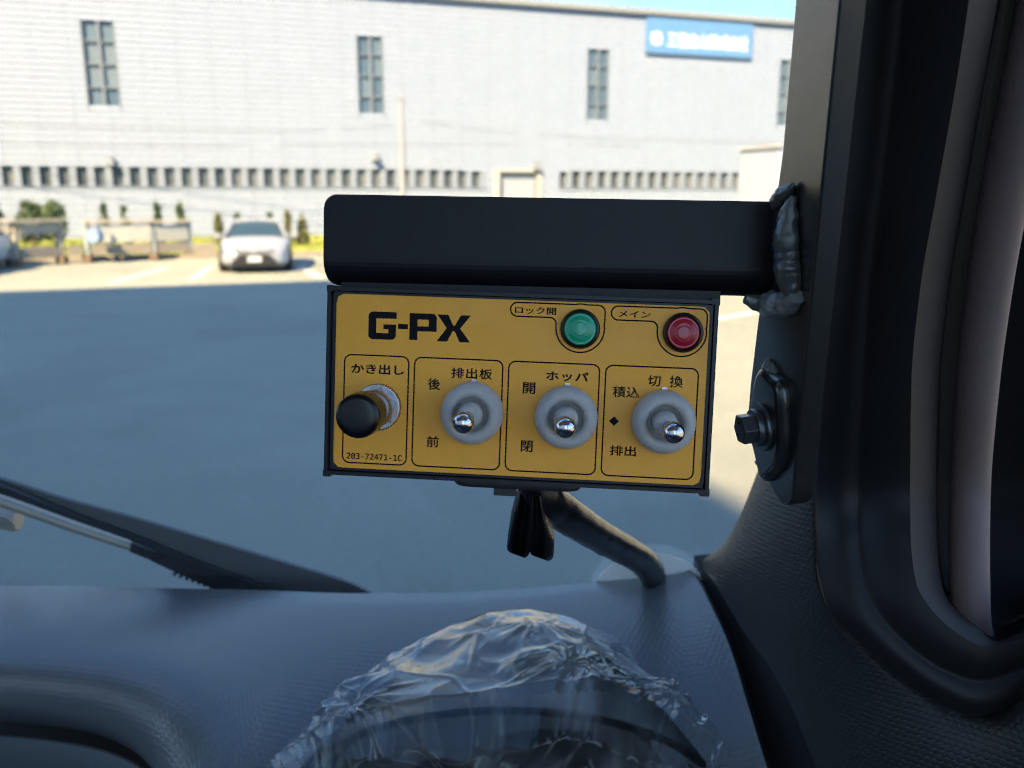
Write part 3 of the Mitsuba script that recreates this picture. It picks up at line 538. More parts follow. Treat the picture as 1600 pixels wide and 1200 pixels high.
fence_unit([(-70, 421), (28, 418), (98, 413)], 'slatted fence with an open lower half beside the pale blue car', True, False)
fence_unit([(139, 411), (243, 407), (298, 404)], 'slatted fence of close pale boards with blue grey posts', False, True)
A, B = ground(98, 413), ground(139, 411); dd = (B - A) / np.linalg.norm(B - A)
single('concrete_beam', tf(bx(0, 0, 0.36, np.linalg.norm(B - A) - 0.34, 0.2, 0.26, 0.02), frame((A + B) / 2, dd, [dd[1], -dd[0], 0], [0, 0, 1])), 'm_kerb', 'low concrete beam lying between the two fences', 'concrete beam')
A, B = ground(302, 404), ground(338, 403); dd = (B - A) / np.linalg.norm(B - A)
single('concrete_beam', tf(bx(0, 0, 0.24, np.linalg.norm(B - A), 0.2, 0.42, 0.02), frame((A + B) / 2, dd, [dd[1], -dd[0], 0], [0, 0, 1])), 'm_kerb', 'low concrete beam ending beside the silver car', 'concrete beam')
P = ground(146, 412); c = at(148, 369, P[1] - 0.2)
bl = thing('blue_drum', 'blue plastic drum hung on the fence post', 'drum')
part(bl, 'body', tf(lathe([(0, -0.15), (0.19, -0.15), (0.21, -0.12), (0.21, 0.12), (0.19, 0.15), (0, 0.15)], 20), frame(c, [0, 0, 1], [1, 0, 0], [0, 1, 0])), 'm_blue_plastic', smooth=35)
part(bl, 'hanger', bx(c[0], c[1] + 0.18, c[2] + 0.2, 0.06, 0.2, 0.3), 'm_fence_blue')


def foliage(c, rx, rz, n, size, cone):
    """leaf-sized faces through the crown's volume"""
    v = []
    while len(v) < n * 3:
        z = rng.uniform(0, 1); lim = (1 - z) ** 0.8 * 0.9 + 0.1 if cone else math.sqrt(max(0.05, 1 - (2 * z - 1) ** 2))
        a, r = rng.uniform(0, 6.28), math.sqrt(rng.uniform(0, 1)) * lim
        if meshkit.noise(np.array([[math.cos(a) * r * 2 + c[0], math.sin(a) * r * 2, z * 5 + c[1]]]))[0] < 0.47: continue
        p = np.array([c[0] + rx * r * math.cos(a), c[1] + rx * r * math.sin(a), c[2] + rz * z])
        d = rng.normal(0, 1, 3); d /= np.linalg.norm(d); e = np.cross(d, rng.normal(0, 1, 3)); e /= np.linalg.norm(e); s = size * rng.uniform(0.6, 1.4)
        v += [p - e * s * 0.4, p + e * s * 0.4, p + d * s * 1.3 + [0, 0, s * 0.4]]
    return np.array(v), np.arange(len(v)).reshape(-1, 3)


def shrub(name, px, top, base, y, rx_px, label, cat_, cone, mat, group=None):
    b = at(px, base, y); t = at(px, top, y); b0 = np.array([b[0], y, 0.09]); hgt = t[2] - 0.1; rx = rx_px * y / F
    k = thing(name, label, cat_, group)
    part(k, 'trunk', tube([b0, b0 + [0.02, 0, hgt * 0.45], b0 + [0, 0.02, hgt * 0.93]], [0.05, 0.035, 0.01], 8), 'm_bark', smooth=True)
    part(k, 'crown', foliage(b0 + [0, 0, hgt * 0.08], rx, hgt * 0.95, 650 if cone else 1100, 0.10, cone), mat)


CON = [(167, 322, 30, 10, 'slender conifer behind the pale board fence, leftmost'), (198, 327, 30, 10, 'slender conifer behind the pale board fence, second from left'), (250, 320, 30.2, 10, 'tall slender conifer behind the pale board fence near its second post'),
       (285, 322, 29.8, 12, 'slender conifer at the right end of the pale board fence'), (343, 333, 31, 9, 'slender conifer behind the left mirror of the silver car'), (373, 333, 33, 6, 'small thin conifer tip above the roof of the silver car, left one'),
       (424, 332, 33, 6, 'small thin conifer tip above the roof of the silver car, right one'), (452, 331, 31, 9, 'brownish slender conifer just right of the silver car')]
for i, (px, top, y, r, lab) in enumerate(CON):
    shrub('conifer', px, top, 380, y, r, lab, 'conifer', True, f'm_leaf_{2 if i in (4, 7) else i % 2}', 'slender conifers along the lawn')
shrub('conifer', 474, 338, 380, 31.5, 11, 'sparse brown conifer farthest right beside the rail end', 'conifer', True, 'm_leaf_2', 'slender conifers along the lawn')
for px, top, y, r, lab in ((52, 315, 29, 22, 'round dark green bush behind the open fence, left of two'), (88, 313, 29.2, 20, 'round dark green bush behind the open fence, right of two'), (-4, 316, 28.6, 12, 'dark bush cut by the left edge of view')):
    shrub('bush', px, top, 380, y, r, lab, 'bush', False, f'm_leaf_{rng.integers(0, 2)}')


# ================================================================== cars
def loft(sections):
    P = np.array(sections); n, m = P.shape[:2]
    i, j = np.meshgrid(np.arange(n - 1), np.arange(m - 1), indexing='ij')
    q = np.stack([i * m + j, (i + 1) * m + j, (i + 1) * m + j + 1, i * m + j + 1], -1).reshape(-1, 4)
    f = arr((P.reshape(-1, 3), q))[1]; f = np.vstack([f, [[0, k + 1, k] for k in range(1, m - 1)], [[(n - 1) * m, (n - 1) * m + k, (n - 1) * m + k + 1] for k in range(1, m - 1)]])
    return trimesh.Trimesh(P.reshape(-1, 3), f, process=False)


def sect(y, w, zb, zs, zt, crown):
    half = [(0.0, zb), (w * 0.82, zb), (w * 0.97, zb + 0.10), (w, zs * 0.62), (w * 0.985, zs), (w * 0.9, zt - 0.02), (w * 0.62, zt + crown * 0.7), (0, zt + crown)]
    return [(x, y, z) for x, z in half] + [(-x, y, z) for x, z in half[-2::-1]]


def car(label, pos, heading, paint):
    """local frame: y forwards (front at y=+2.1), x to the right of the car"""
    f = np.array([math.sin(heading), math.cos(heading), 0]); r = np.array([f[1], -f[0], 0]); M = frame(pos, r, f, [0, 0, 0.86])
    k = thing('parked_car', label, 'car')
    ys = [-2.12, -2.02, -1.7, -1.0, 0.0, 0.75, 1.15, 1.6, 1.9, 2.06, 2.12]
    ws = [0.70, 0.80, 0.85, 0.865, 0.865, 0.865, 0.86, 0.84, 0.80, 0.70, 0.55]
    zb = [0.42, 0.32, 0.22, 0.2, 0.2, 0.2, 0.2, 0.19, 0.18, 0.2, 0.26]
    zs = [0.78, 0.82, 0.86, 0.88, 0.88, 0.86, 0.84, 0.77, 0.68, 0.58, 0.5]
    zt = [0.84, 0.92, 0.98, 1.0, 1.0, 0.98, 0.96, 0.88, 0.79, 0.68, 0.58]
    cr = [0.0, 0.02, 0.02, 0.02, 0.02, 0.03, 0.05, 0.05, 0.04, 0.03, 0.02]
    part(k, 'body', tf(loft([sect(*a) for a in zip(ys, ws, zb, zs, zt, cr)]), M), paint, smooth=38)

    def gsect(y, wb, wt, z0, z1):
        half = [(0, z0), (wb, z0), (wb * 0.5 + wt * 0.5, (z0 + z1) / 2 + 0.02), (wt, z1 - 0.05), (wt * 0.8, z1), (0, z1 + 0.03)]
        return [(x, y, z) for x, z in half] + [(-x, y, z) for x, z in half[-2::-1]]
    g = [gsect(-1.85, 0.74, 0.66, 0.95, 1.0), gsect(-1.2, 0.78, 0.58, 0.95, 1.36), gsect(-0.5, 0.79, 0.58, 0.95, 1.46), gsect(0.1, 0.79, 0.57, 0.95, 1.42), gsect(0.55, 0.79, 0.60, 0.95, 1.18), gsect(1.02, 0.77, 0.70, 0.95, 1.0)]
    part(k, 'cabin_glass', tf(loft(g), M), 'm_car_glass', smooth=30)
    rs = [[(x * 1.0, y, z1 + 0.012 + 0.035 * (1 - (x / wt) ** 2)) for x in np.linspace(-wt, wt, 9)] for y, wt, z1 in ((-1.3, 0.58, 1.33), (-0.9, 0.585, 1.41), (-0.5, 0.585, 1.455), (-0.1, 0.58, 1.445), (0.14, 0.575, 1.405))]
    rs2 = [[(p[0], p[1], p[2] - 0.045) for p in row] for row in rs]
    part(k, 'roof', tf(loft([rs[i] + rs2[i][::-1] + rs[i][:1] for i in range(len(rs))]), M), paint, smooth=40)
    for s in (-1, 1):
        part(k, 'pillar', tf(tube([(s * 0.585, 0.12, 1.40), (s * 0.69, 0.6, 1.17), (s * 0.775, 1.05, 0.985)], 0.045, 8), M), paint, smooth=True)
        lamp = m3.Manifold.hull_points(np.array([(s * 0.80, 1.74, 0.81), (s * 0.875, 1.5, 0.80), (s * 0.40, 2.09, 0.68), (s * 0.43, 2.125, 0.615), (s * 0.84, 1.90, 0.68), (s * 0.81, 1.98, 0.585), (s * 0.6, 1.6, 0.72)]))
        part(k, 'headlight', tf(lamp, M), 'm_lamp_glass')
        part(k, 'fog_lamp', tf(tf(lathe([(0, 0.04), (0.06, 0.035), (0.075, 0.0), (0, 0)], 16), frame((s * 0.62, 2.0, 0.36), [1, 0, 0], [0, 0, 1], [0, 1, 0])), M), 'm_lamp_glass', smooth=30)
        part(k, 'mirror', tf(bx(s * 0.97, 0.72, 1.02, 0.2, 0.12, 0.15, 0.04), M), paint)
        part(k, 'side_sill', tf(bx(s * 0.84, 0, 0.24, 0.06, 2.2, 0.12, 0.02), M), 'm_car_black')
        for y in (1.32, -1.28):
            w = part(k, 'wheel', tf(lathe([(0.2, -0.1), (0.29, -0.1), (0.315, -0.07), (0.315, 0.07), (0.29, 0.1), (0.2, 0.1), (0.2, -0.1)], 28), M @ frame((s * 0.80, y, 0.315), [0, 1, 0], [0, 0, 1], [1, 0, 0])), 'm_tyre', smooth=35)
            part(w, 'rim', tf(lathe([(0, -0.085), (0.06, -0.09), (0.19, -0.07), (0.21, -0.09), (0.21, 0.09), (0.19, 0.07), (0.06, 0.09), (0, 0.085)], 28), M @ frame((s * 0.80, y, 0.315), [0, 1, 0], [0, 0, 1], [1, 0, 0])), 'm_rim', smooth=35)
    gr = Polygon([(-0.34, 0.56), (0.34, 0.56), (0.58, 0.30), (0.50, 0.235), (-0.50, 0.235), (-0.58, 0.30)])
    gm = tf(extrude(gr, 0, 0.14), frame((0, 2.02, 0), [1, 0, 0], [0, 0, 1], [0, 1, 0])); part(k, 'grille', tf(gm, M), 'm_car_black')
    part(k, 'emblem', tf(bx(0, 2.135, 0.60, 0.13, 0.03, 0.08, 0.02), M), 'm_rim')
    part(k, 'upper_grille', tf(bx(0, 2.125, 0.625, 0.86, 0.02, 0.035, 0.008), M), 'm_car_black')
    part(k, 'wiper_cowl', tf(bx(0, 1.03, 0.985, 1.36, 0.10, 0.03, 0.01), M), 'm_car_black')
    part(k, 'number_plate', tf(bx(0, 2.18, 0.42, 0.33, 0.02, 0.165, 0.004), M), 'm_number_plate')
    part(k, 'bumper_lip', tf(bx(0, 2.06, 0.2, 1.1, 0.12, 0.05, 0.02), M), 'm_car_black')
    return k


fr = (ground(347, 427) + ground(452, 427)) / 2
hd = math.radians(180 - 14.0)          # towards the camera and a little to the right
fdir = np.array([math.sin(hd), math.cos(hd), 0])
car('silver white sedan parked nose out facing the yard', fr - fdir * 2.05, hd, 'm_car_silver')
fr2 = ground(15, 433); rdir = np.array([fdir[1], -fdir[0], 0])
car('pale blue grey car cut off by the left edge of view', fr2 + rdir * 1.62 - fdir * 1.85, hd, 'm_car_blue')


# ================================================================== the truck cab
RAKE = math.radians(23)
WS_O = np.array([0, 0.505, 1.752])
WS_N = np.array([0, math.cos(RAKE), math.sin(RAKE)])        # out of the cab
WS_U = np.array([0, -math.sin(RAKE), math.cos(RAKE)])       # up along the glass


def on_ws(px, py, off=0.0): return on_plane(px, py, WS_O + WS_N * off, WS_N)


wv = [WS_O + np.array([x, 0, 0]) + WS_U * t for x, t in ((-1.5, -0.06), (0.36, -0.06), (0.36, 0.78), (-1.5, 0.78))]
single('windshield', (np.array(wv), np.array([[0, 1, 2], [0, 2, 3]])), 'm_glass', 'clear raked windscreen glass between dashboard and factory view', 'windscreen')

# --- dashboard: far edge along the glass, surface running back to the driver and rolling down
E_PX = [(-120, 913), (0, 915), (200, 918), (400, 922), (560, 927), (700, 926), (800, 921), (900, 913), (1000, 903), (1050, 896), (1078, 891)]
LB = [(-120, 1121), (0, 1123), (80, 1130), (150, 1142), (205, 1163), (243, 1192), (264, 1230), (285, 1330), (400, 1330), (600, 1330), (800, 1330), (1000, 1330), (1290, 1330)]
LBT = [0, .10, .16, .22, .27, .31, .34, .40, .47, .58, .70, .82, 1.0]
ET = [0, .10, .22, .34, .45, .56, .64, .74, .86, .93, 1.0]
NU, NV = 260, 140
su_ = np.linspace(0, 1, NU); e2, l2 = curve_at(E_PX, ET, su_), curve_at(LB, LBT, su_)
# the dash's right-hand border (the gap beside the pillar)
GAP_L = [(1078, 891), (1090, 903), (1105, 925), (1142, 983), (1176, 1058), (1201, 1117), (1226, 1179), (1252, 1250), (1290, 1330)]
gl = curve(GAP_L, NV)
rows = []
ff = np.linspace(0, 1, NV)
for i in range(NU):
    t = su_[i]
    px = e2[i, 0] + (l2[i, 0] - e2[i, 0]) * ff; py = e2[i, 1] + (l2[i, 1] - e2[i, 1]) * ff
    wgt = np.clip((t - 0.80) / 0.20, 0, 1) ** 2
    px = px * (1 - wgt) + gl[:, 0] * wgt; py = py * (1 - wgt) + gl[:, 1] * wgt
    d0 = on_ws(e2[i, 0], e2[i, 1], -0.006); z0 = d0[2]
    left = np.clip((0.42 - t) / 0.12, 0, 1); left = left * left * (3 - 2 * left)
    drop = (1 - left) * (0.004 * ff + 0.050 * ff ** 2.2) + left * (0.004 * ff + 0.036 * ff ** 3)
    lift = 0.004 * np.exp(-((ff - 0.03) / 0.03) ** 2) * 0
    pts = []
    for a, b, dz in zip(px, py, drop - lift):
        d = ray(a, b); pts.append(EYE + d * ((z0 - dz - H) / d[2]))
    rows.append(pts)
DASH = np.array(rows)
dip = 0.037 * np.exp(-((DASH[..., 0] - 0.004) / 0.150) ** 4) * np.clip((0.485 - DASH[..., 1]) / 0.125, 0, 1) ** 1.35      # the dash dips round the instrument hood
DASH[..., 2] -= dip
(dv, dq), duv = grid_mesh(DASH)
db = thing('dashboard', 'blue grey dashboard with hexagon grained surface below the windscreen', 'dashboard')
# the instrument hood stands in an opening of the dash: no skin inside its mouth
hv = np.clip((0.462 - dv[:, 1]) / 0.100, 0, 1)
ins = ((dv[:, 0] - (0.0085 - 0.011 * hv)) / (0.084 + 0.031 * hv)) ** 2 + ((dv[:, 2] - (1.7600 + 0.0045 * hv - 0.062 - 0.014 * hv)) / (0.062 + 0.014 * hv)) ** 2 < 0.86
ins &= dv[:, 1] < 0.402
dq = dq[~ins[dq].any(1)]
part(db, 'top', (dv, dq), 'm_dash', smooth=True, uv=duv)
# roll of the recess edge at the lower left and the dark tray inside it
n_q = int(0.40 * NU)
edge = DASH[:n_q, -1]; prev = DASH[:n_q, -6]; tang = edge - prev; tang /= np.linalg.norm(tang, axis=1, keepdims=True)
roll = []
for k in range(9):
    a = k / 8 * math.radians(150)
    inw = np.array([0, 1.0, 0.0])
    roll.append(edge + 0.007 * (np.sin(a) * tang + (1 - np.cos(a)) * inw))
for k in (0.03, 0.08): roll.append(roll[8] + np.array([0, k, -0.004]))
(rv, rq), ruv = grid_mesh(np.array(roll).transpose(1, 0, 2)[:, :, :])
part(db, 'recess_edge', (rv, rq), 'm_dash', smooth=True, uv=ruv)
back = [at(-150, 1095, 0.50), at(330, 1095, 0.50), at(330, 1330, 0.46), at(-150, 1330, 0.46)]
part(db, 'recess_back', (np.array(back), np.array([[0, 1, 2], [0, 2, 3]])), 'm_gap_shade')
# the grey shelf lip in the recess
tl = curve([(-120, 1148), (0, 1152), (60, 1157), (110, 1164), (160, 1175), (195, 1188), (225, 1206), (260, 1240), (290, 1300)], 60)
lip = []
for f, dy, dpy in ((0, .03, -3), (0.0, .004, -1), (0, 0, 0), (0.35, -.004, 30), (0.7, -.006, 70), (1, -.004, 150)):
    lip.append([at(x - 0.25 * dpy * (x > 150), y + dpy, 0.385 + dy) for x, y in tl])
(lv, lq), luv = grid_mesh(np.array(lip).transpose(1, 0, 2))
part(db, 'shelf', (lv, lq), 'm_tray', smooth=40)

# --- black sheet filling the gap between dash and pillar trim, shade in its colour
GAP_R = [(1088, 880), (1097, 886), (1117, 914), (1163, 987), (1205, 1046), (1238, 1108), (1276, 1200), (1300, 1260), (1340, 1330)]
a_ = DASH[-1][::4]; b_ = curve(GAP_R, len(a_))
PIL_L = [(1330, -90), (1292, 300), (1252, 560), (1182, 741), (1156, 806), (1130, 851), (1097, 880), (1117, 912), (1163, 987), (1205, 1046), (1238, 1108), (1276, 1200), (1340, 1330), (1520, 1400), (1760, 1400)]
PIL_LT = [0, .16, .27, .36, .41, .45, .49, .53, .58, .63, .68, .75, .83, .92, 1.0]
GRV = [(1352, -90), (1318, 300), (1288, 560), (1272, 760), (1274, 806), (1275, 851), (1276, 885), (1286, 930), (1305, 967), (1372, 1033), (1434, 1079), (1497, 1112), (1545, 1118), (1600, 1094), (1760, 1000)]
GRV_D = [.262, .292, .306, .314, .315, .315, .315, .313, .310, .300, .290, .280, .272, .262, .235]
PIL_D = [.345, .385, .405, .425, .428, .432, .432, .405, .385, .365, .350, .330, .305, .275, .235]
s = np.concatenate([np.linspace(0, .49, 110), np.linspace(.49, 1, 121)[1:]])
lp, gp = curve_at([(a, b, c) for (a, b), c in zip(PIL_L, PIL_D)], PIL_LT, s), curve_at([(a, b, c) for (a, b), c in zip(GRV, GRV_D)], PIL_LT, s)
fs = np.linspace(0, 1, 50)
P = []
for l, g in zip(lp, gp):
    A, B = at(*l), at(*g); row = []
    for f in fs:
        q = A + (B - A) * f
        row.append(q)
    P.append(row)
P = np.array(P)
for _ in range(900):                      # relax the sheet between its edges so that no ruling shows
    P[1:-1, 1:-1] = 0.25 * (P[:-2, 1:-1] + P[2:, 1:-1] + P[1:-1, :-2] + P[1:-1, 2:])
P += (np.array([-0.35, -0.9, 0.25]) * 0.012)[None, None] * (np.sin(math.pi * fs) ** 0.7)[None, :, None]
PIL = P
(pv, pq), puv = grid_mesh(P)
pt = thing('pillar_trim', 'black leather grained windscreen pillar trim right of the dashboard', 'pillar trim')
part(pt, 'panel', (pv, pq), 'm_pillar', smooth=True, uv=puv)
# returns: along the glass edge and down into the gap
edge = P[:, 0]; sight = (edge - EYE) / np.linalg.norm(edge - EYE, axis=1, keepdims=True)
ret = np.stack([edge, edge + sight * 0.004 + [0.0006, 0, 0], edge + sight * 0.03 + [0.004, 0, -0.002]], 1)
(ev, eq), euv = grid_mesh(ret); part(pt, 'edge_return', (ev, eq), 'm_pillar', smooth=True, uv=euv)
gr_ = np.stack([P[:, -1], P[:, -1] + [0.002, 0.006, 0], P[:, -1] + [0.010, 0.012, 0]], 1)
(ev, eq), euv = grid_mesh(gr_); part(pt, 'seam_groove', (ev, eq), 'm_gap_shade', smooth=False)
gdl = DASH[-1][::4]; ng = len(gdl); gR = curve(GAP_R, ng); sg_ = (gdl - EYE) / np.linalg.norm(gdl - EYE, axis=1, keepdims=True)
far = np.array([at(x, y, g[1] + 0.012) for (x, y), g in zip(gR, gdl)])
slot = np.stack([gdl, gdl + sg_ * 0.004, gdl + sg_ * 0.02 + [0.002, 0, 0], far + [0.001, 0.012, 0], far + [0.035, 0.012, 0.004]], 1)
(ev, eq), euv = grid_mesh(slot); part(db, 'gap_sheet', (ev, eq), 'm_gap_shade', smooth=False)

# --- moulded grip trim with its long well and grab bar
def kd(py): return 1 - 0.24 * max(0.0, (770 - py)) / 830 if py < 770 else 1 - 0.13 * (py - 770) / 330


N_T = 15
T_ = np.linspace(0, 1, N_T)
GR = [(1352, -90), (1336, 100), (1316, 300), (1300, 450), (1284, 600), (1272, 760), (1275, 850), (1287, 930), (1305, 967), (1340, 1004), (1390, 1048), (1450, 1090), (1520, 1118), (1600, 1094), (1700, 1030)]
MD = [(1420, -90), (1402, 100), (1378, 300), (1360, 450), (1350, 600), (1342, 760), (1343, 840), (1352, 905), (1366, 945), (1392, 980), (1430, 1016), (1475, 1045), (1530, 1062), (1600, 1040), (1690, 985)]
AO = [(1526, -90), (1499, 100), (1464, 300), (1438, 450), (1424, 600), (1422, 760), (1423, 840), (1427, 885), (1433, 915), (1448, 942), (1472, 970), (1506, 996), (1545, 1012), (1600, 1000), (1680, 950)]
BI = [(1574, -90), (1542, 100), (1507, 300), (1482, 450), (1467, 600), (1463, 760), (1464, 830), (1467, 880), (1473, 918), (1482, 938), (1500, 958), (1526, 978), (1556, 1002), (1600, 985), (1670, 930)]
CF = [(1584, -90), (1552, 100), (1518, 300), (1492, 450), (1477, 600), (1472, 760), (1473, 830), (1476, 872), (1482, 900), (1494, 922), (1512, 940), (1536, 956), (1566, 976), (1604, 960), (1664, 905)]
DF = [(1700, -90), (1700, 100), (1700, 300), (1700, 450), (1700, 600), (1700, 760), (1700, 800), (1700, 820), (1700, 840), (1700, 850), (1700, 860), (1700, 870), (1700, 880), (1700, 885), (1705, 890)]
layers = []
for C_, D_ in ((GR, .322), (GR, .312), (MD, .303), (AO, .292), (BI, .312), (CF, .335), (DF, .335)):
    c = curve_at([(x, y, D_ * kd(y)) for x, y in C_], T_, np.linspace(0, 1, 160)); layers.append(np.array([at(*q) for q in c]))
L = np.array(layers)                                        # (7, 160, 3)
gt = thing('grip_trim', 'smooth dark moulded door pillar trim with a long recessed grip at the right', 'grip trim')


def band(k0, k1, n, bulge):
    out = []
    for f in np.linspace(0, 1, n):
        out.append(L[k0] * (1 - f) + L[k1] * f + np.array([-0.1, -1, 0.1]) * bulge * math.sin(math.pi * f))
    return np.array(out).transpose(1, 0, 2)


q = np.concatenate([band(0, 1, 3, 0)[:, :-1], band(1, 2, 14, 0.004)[:, :-1], band(2, 3, 12, 0.002)], 1)
(v, f), _ = grid_mesh(q); part(gt, 'panel', (v, f), 'm_dark_trim', smooth=True)
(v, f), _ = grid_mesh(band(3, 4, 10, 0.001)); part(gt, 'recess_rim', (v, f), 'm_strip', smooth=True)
(v, f), _ = grid_mesh(np.concatenate([band(4, 5, 6, 0.0)[:, :-1], band(5, 6, 8, -0.004)], 1)); part(gt, 'recess_floor', (v, f), 'm_black', smooth=True)
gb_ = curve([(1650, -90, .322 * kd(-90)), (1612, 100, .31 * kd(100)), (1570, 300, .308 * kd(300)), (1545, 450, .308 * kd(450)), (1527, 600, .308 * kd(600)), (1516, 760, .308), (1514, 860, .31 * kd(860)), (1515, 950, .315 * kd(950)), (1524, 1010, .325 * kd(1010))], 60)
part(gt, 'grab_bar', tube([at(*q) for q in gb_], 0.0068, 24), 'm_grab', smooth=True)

# --- unseen cab pieces, added to shade the interior and mirror in the chrome
cabk = thing('unseen_cab', 'unseen partial cab shell added for shade and reflections, with roof edge, rear wall and seat', 'truck cab')
hdr = WS_O + WS_U * 0.74
part(cabk, 'roof', bx(-0.5, hdr[1] - 0.34, hdr[2] + 0.02, 2.0, 0.70, 0.05, 0.01), 'm_headliner')
part(cabk, 'rear_wall', bx(-0.5, -0.95, 1.3, 2.0, 0.06, 0.7, 0.01), 'm_cab_paint')
part(cabk, 'seat_back', bx(0.0, -0.42, 1.4, 0.5, 0.14, 0.5, 0.05), 'm_seat')
part(cabk, 'rear_post', bx(0.46, -0.9, 2.15, 0.1, 0.1, 0.6, 0.02), 'm_cab_paint')
part(cabk, 'rear_post', bx(-1.46, -0.9, 2.15, 0.1, 0.1, 0.6, 0.02), 'm_cab_paint')
part(cabk, 'floor', bx(-0.5, -0.2, 0.95, 2.0, 1.5, 0.06), 'm_cab_paint')
part(cabk, 'front_panel', bx(-0.5, 0.60, 1.30, 2.1, 0.06, 0.74), 'm_cab_paint')
part(cabk, 'door_lower', bx(0.50, -0.2, 1.30, 0.05, 1.4, 0.7), 'm_cab_paint')
part(cabk, 'door_lower', bx(-1.50, -0.2, 1.30, 0.05, 1.4, 0.7), 'm_cab_paint')

# --- wiper outside the glass
wk = thing('wiper', 'windscreen wiper with black blade and pale metal arm lying outside the glass', 'wiper')


def ribbon(top, bot, off, thick, name, mat):
    a, b = curve(top, 40), curve(bot, 40)
    A = np.array([on_ws(*q, off) for q in a]); B = np.array([on_ws(*q, off) for q in b]); n = WS_N * thick
    sec = np.stack([A, A + n * 0.5, (A + B) / 2 + n, B + n * 0.5, B, A], 1)
    (v, f), _ = grid_mesh(sec); return part(wk, name, (v, f), mat, smooth=30)


SP = [(-80, 728), (0, 748), (98, 779), (215, 811), (333, 846), (450, 881), (548, 912), (585, 930)]
MID = [(-80, 737), (0, 759), (106, 802), (219, 844), (290, 873), (427, 924), (500, 955)]
LOWB = [(-80, 746), (0, 771), (106, 809), (235, 857), (290, 885), (360, 925), (420, 955)]
ribbon(SP, MID, 0.016, 0.004, 'spoiler', 'm_wiper_grey')
ribbon(MID, LOWB, 0.012, 0.005, 'blade', 'm_wiper_dark')
arm = [on_ws(x, y, 0.030) for x, y in ((-90, 752), (0, 782), (118, 824), (235, 863), (246, 867))]
part(wk, 'arm', tube(curve(arm, 30), np.linspace(0.0038, 0.003, 30), 12), 'm_wiper_metal', smooth=True)
ribbon([(205, 848), (245, 862), (292, 876)], [(203, 862), (238, 876), (278, 892)], 0.026, 0.005, 'clip', 'm_wiper_dark')
ribbon([(270, 868), (330, 890), (430, 927)], [(236, 876), (290, 901), (370, 935)], 0.014, 0.003, 'boot', 'm_wiper_dark')
for i in range(15):
    x = 288 + i * 9.2; y = 877 + i * 3.4
    A, B = on_ws(x, y, 0.018), on_ws(x - 16 + i * .3, y + 21, 0.018)
    part(wk, 'rib', tube([A, (A + B) / 2 + WS_N * 0.003, B], [0.0013, 0.0017, 0.0013], 8), 'm_wiper_grey', smooth=True)
for x, y in ((102, 796), (237, 860), (275, 876)):
    c = on_ws(x, y, 0.03); part(wk, 'rivet', tf(lathe([(0, 0.003), (0.0025, 0.0024), (0.0036, 0), (0, 0)], 14), frame(c, [1, 0, 0], WS_U, -WS_N)), 'm_nickel', smooth=30)
c = on_ws(2, 805, 0.034)
part(wk, 'bracket', tf(bx(0, 0, 0, 0.026, 0.012, 0.012, 0.003), frame(c, [0.97, -0.2, -.13], WS_U, WS_N)), 'm_wiper_metal')

# --- round half-transparent pale disc at the foot of the windscreen
c = on_ws(1012, 926, -0.004)
single('pale_disc', tf(lathe([(0, 0.0015), (0.026, 0.0012), (0.035, 0.0004), (0.035, 0), (0, 0)], 48), frame(c, [1, 0, 0], WS_U, -WS_N)), 'm_disc', 'round translucent disc low on the windscreen behind the cable end', 'pad', smooth=40)

# --- instrument hood with its film
def hood_pt(u, v, off=0.0, k=1.0):
    """u: angle over the arch (0..pi), v: 0 at the dash, 1 at the rear lip"""
    vv = np.maximum(v, 0); shrink = np.sqrt(np.clip(1 - (np.minimum(v, 0) / 0.35) ** 2, 0, 1))
    a = (0.084 + 0.031 * vv) * k * (0.35 + 0.65 * shrink) + off; b = (0.062 + 0.014 * vv) * k * shrink + off
    apex = 1.7600 + 0.0045 * vv
    y = 0.462 - 0.100 * v + 0.012 * np.cos(u) ** 2 * np.clip(v, 0, 1); x = 0.0085 - 0.011 * vv
    return np.stack([x + a * np.cos(u), y + 0 * u, apex - (0.062 + 0.014 * vv) + b * np.sin(u)], -1)


U, V = np.meshgrid(np.linspace(0, math.pi, 140), np.linspace(-0.34, 1.0, 60), indexing='ij')
hk = thing('instrument_hood', 'arched dark instrument hood on the dashboard, under crumpled film', 'instrument hood')
(v, f), _ = grid_mesh(hood_pt(U, V)); part(hk, 'shell', (v, f), 'm_hood', smooth=True)
lipc = [hood_pt(np.linspace(0, math.pi, 140), 1.0 + 0.03 * math.sin(a), 0.0, 1.0) + (hood_pt(np.linspace(0, math.pi, 140), 1.0, 0, 0.955) - hood_pt(np.linspace(0, math.pi, 140), 1.0, 0, 1.0)) * (1 - math.cos(a)) / 2 for a in np.linspace(0, math.pi, 9)]
lipc += [hood_pt(np.linspace(0, math.pi, 140), vv, 0, 0.955 - 0.03 * (1 - vv)) for vv in (0.9, 0.7, 0.5)]
(v, f), _ = grid_mesh(np.array(lipc)); part(hk, 'lip', (v, f), 'm_black', smooth=True)
fy = 0.392
face = affinity.scale(Point(0, 0).buffer(1, quad_segs=40), 0.088, 0.050).intersection(sbox(-0.1, -0.02, 0.1, 0.06))
cut = Polygon([(0.000, 0.027), (0.020, 0.031), (0.045, 0.030), (0.056, 0.022), (0.056, -0.03), (-0.004, -0.03), (-0.002, 0.02)]).buffer(0.002)
cut2 = affinity.scale(Point(-0.030, -0.004).buffer(1, quad_segs=30), 0.026, 0.022)
face = face.difference(cut).difference(cut2)
FX = frame((-0.006, fy, 1.696), [1, 0, 0], [0, 0.25, 0.97], [0, -0.97, 0.25])
part(hk, 'meter_face', tf(extrude(face, -0.002, 0.003), FX), 'm_meter', smooth=20)
part(hk, 'meter_back', tf(bx(0, -0.022, -0.030, 0.165, 0.11, 0.004), FX), 'm_gap_shade')

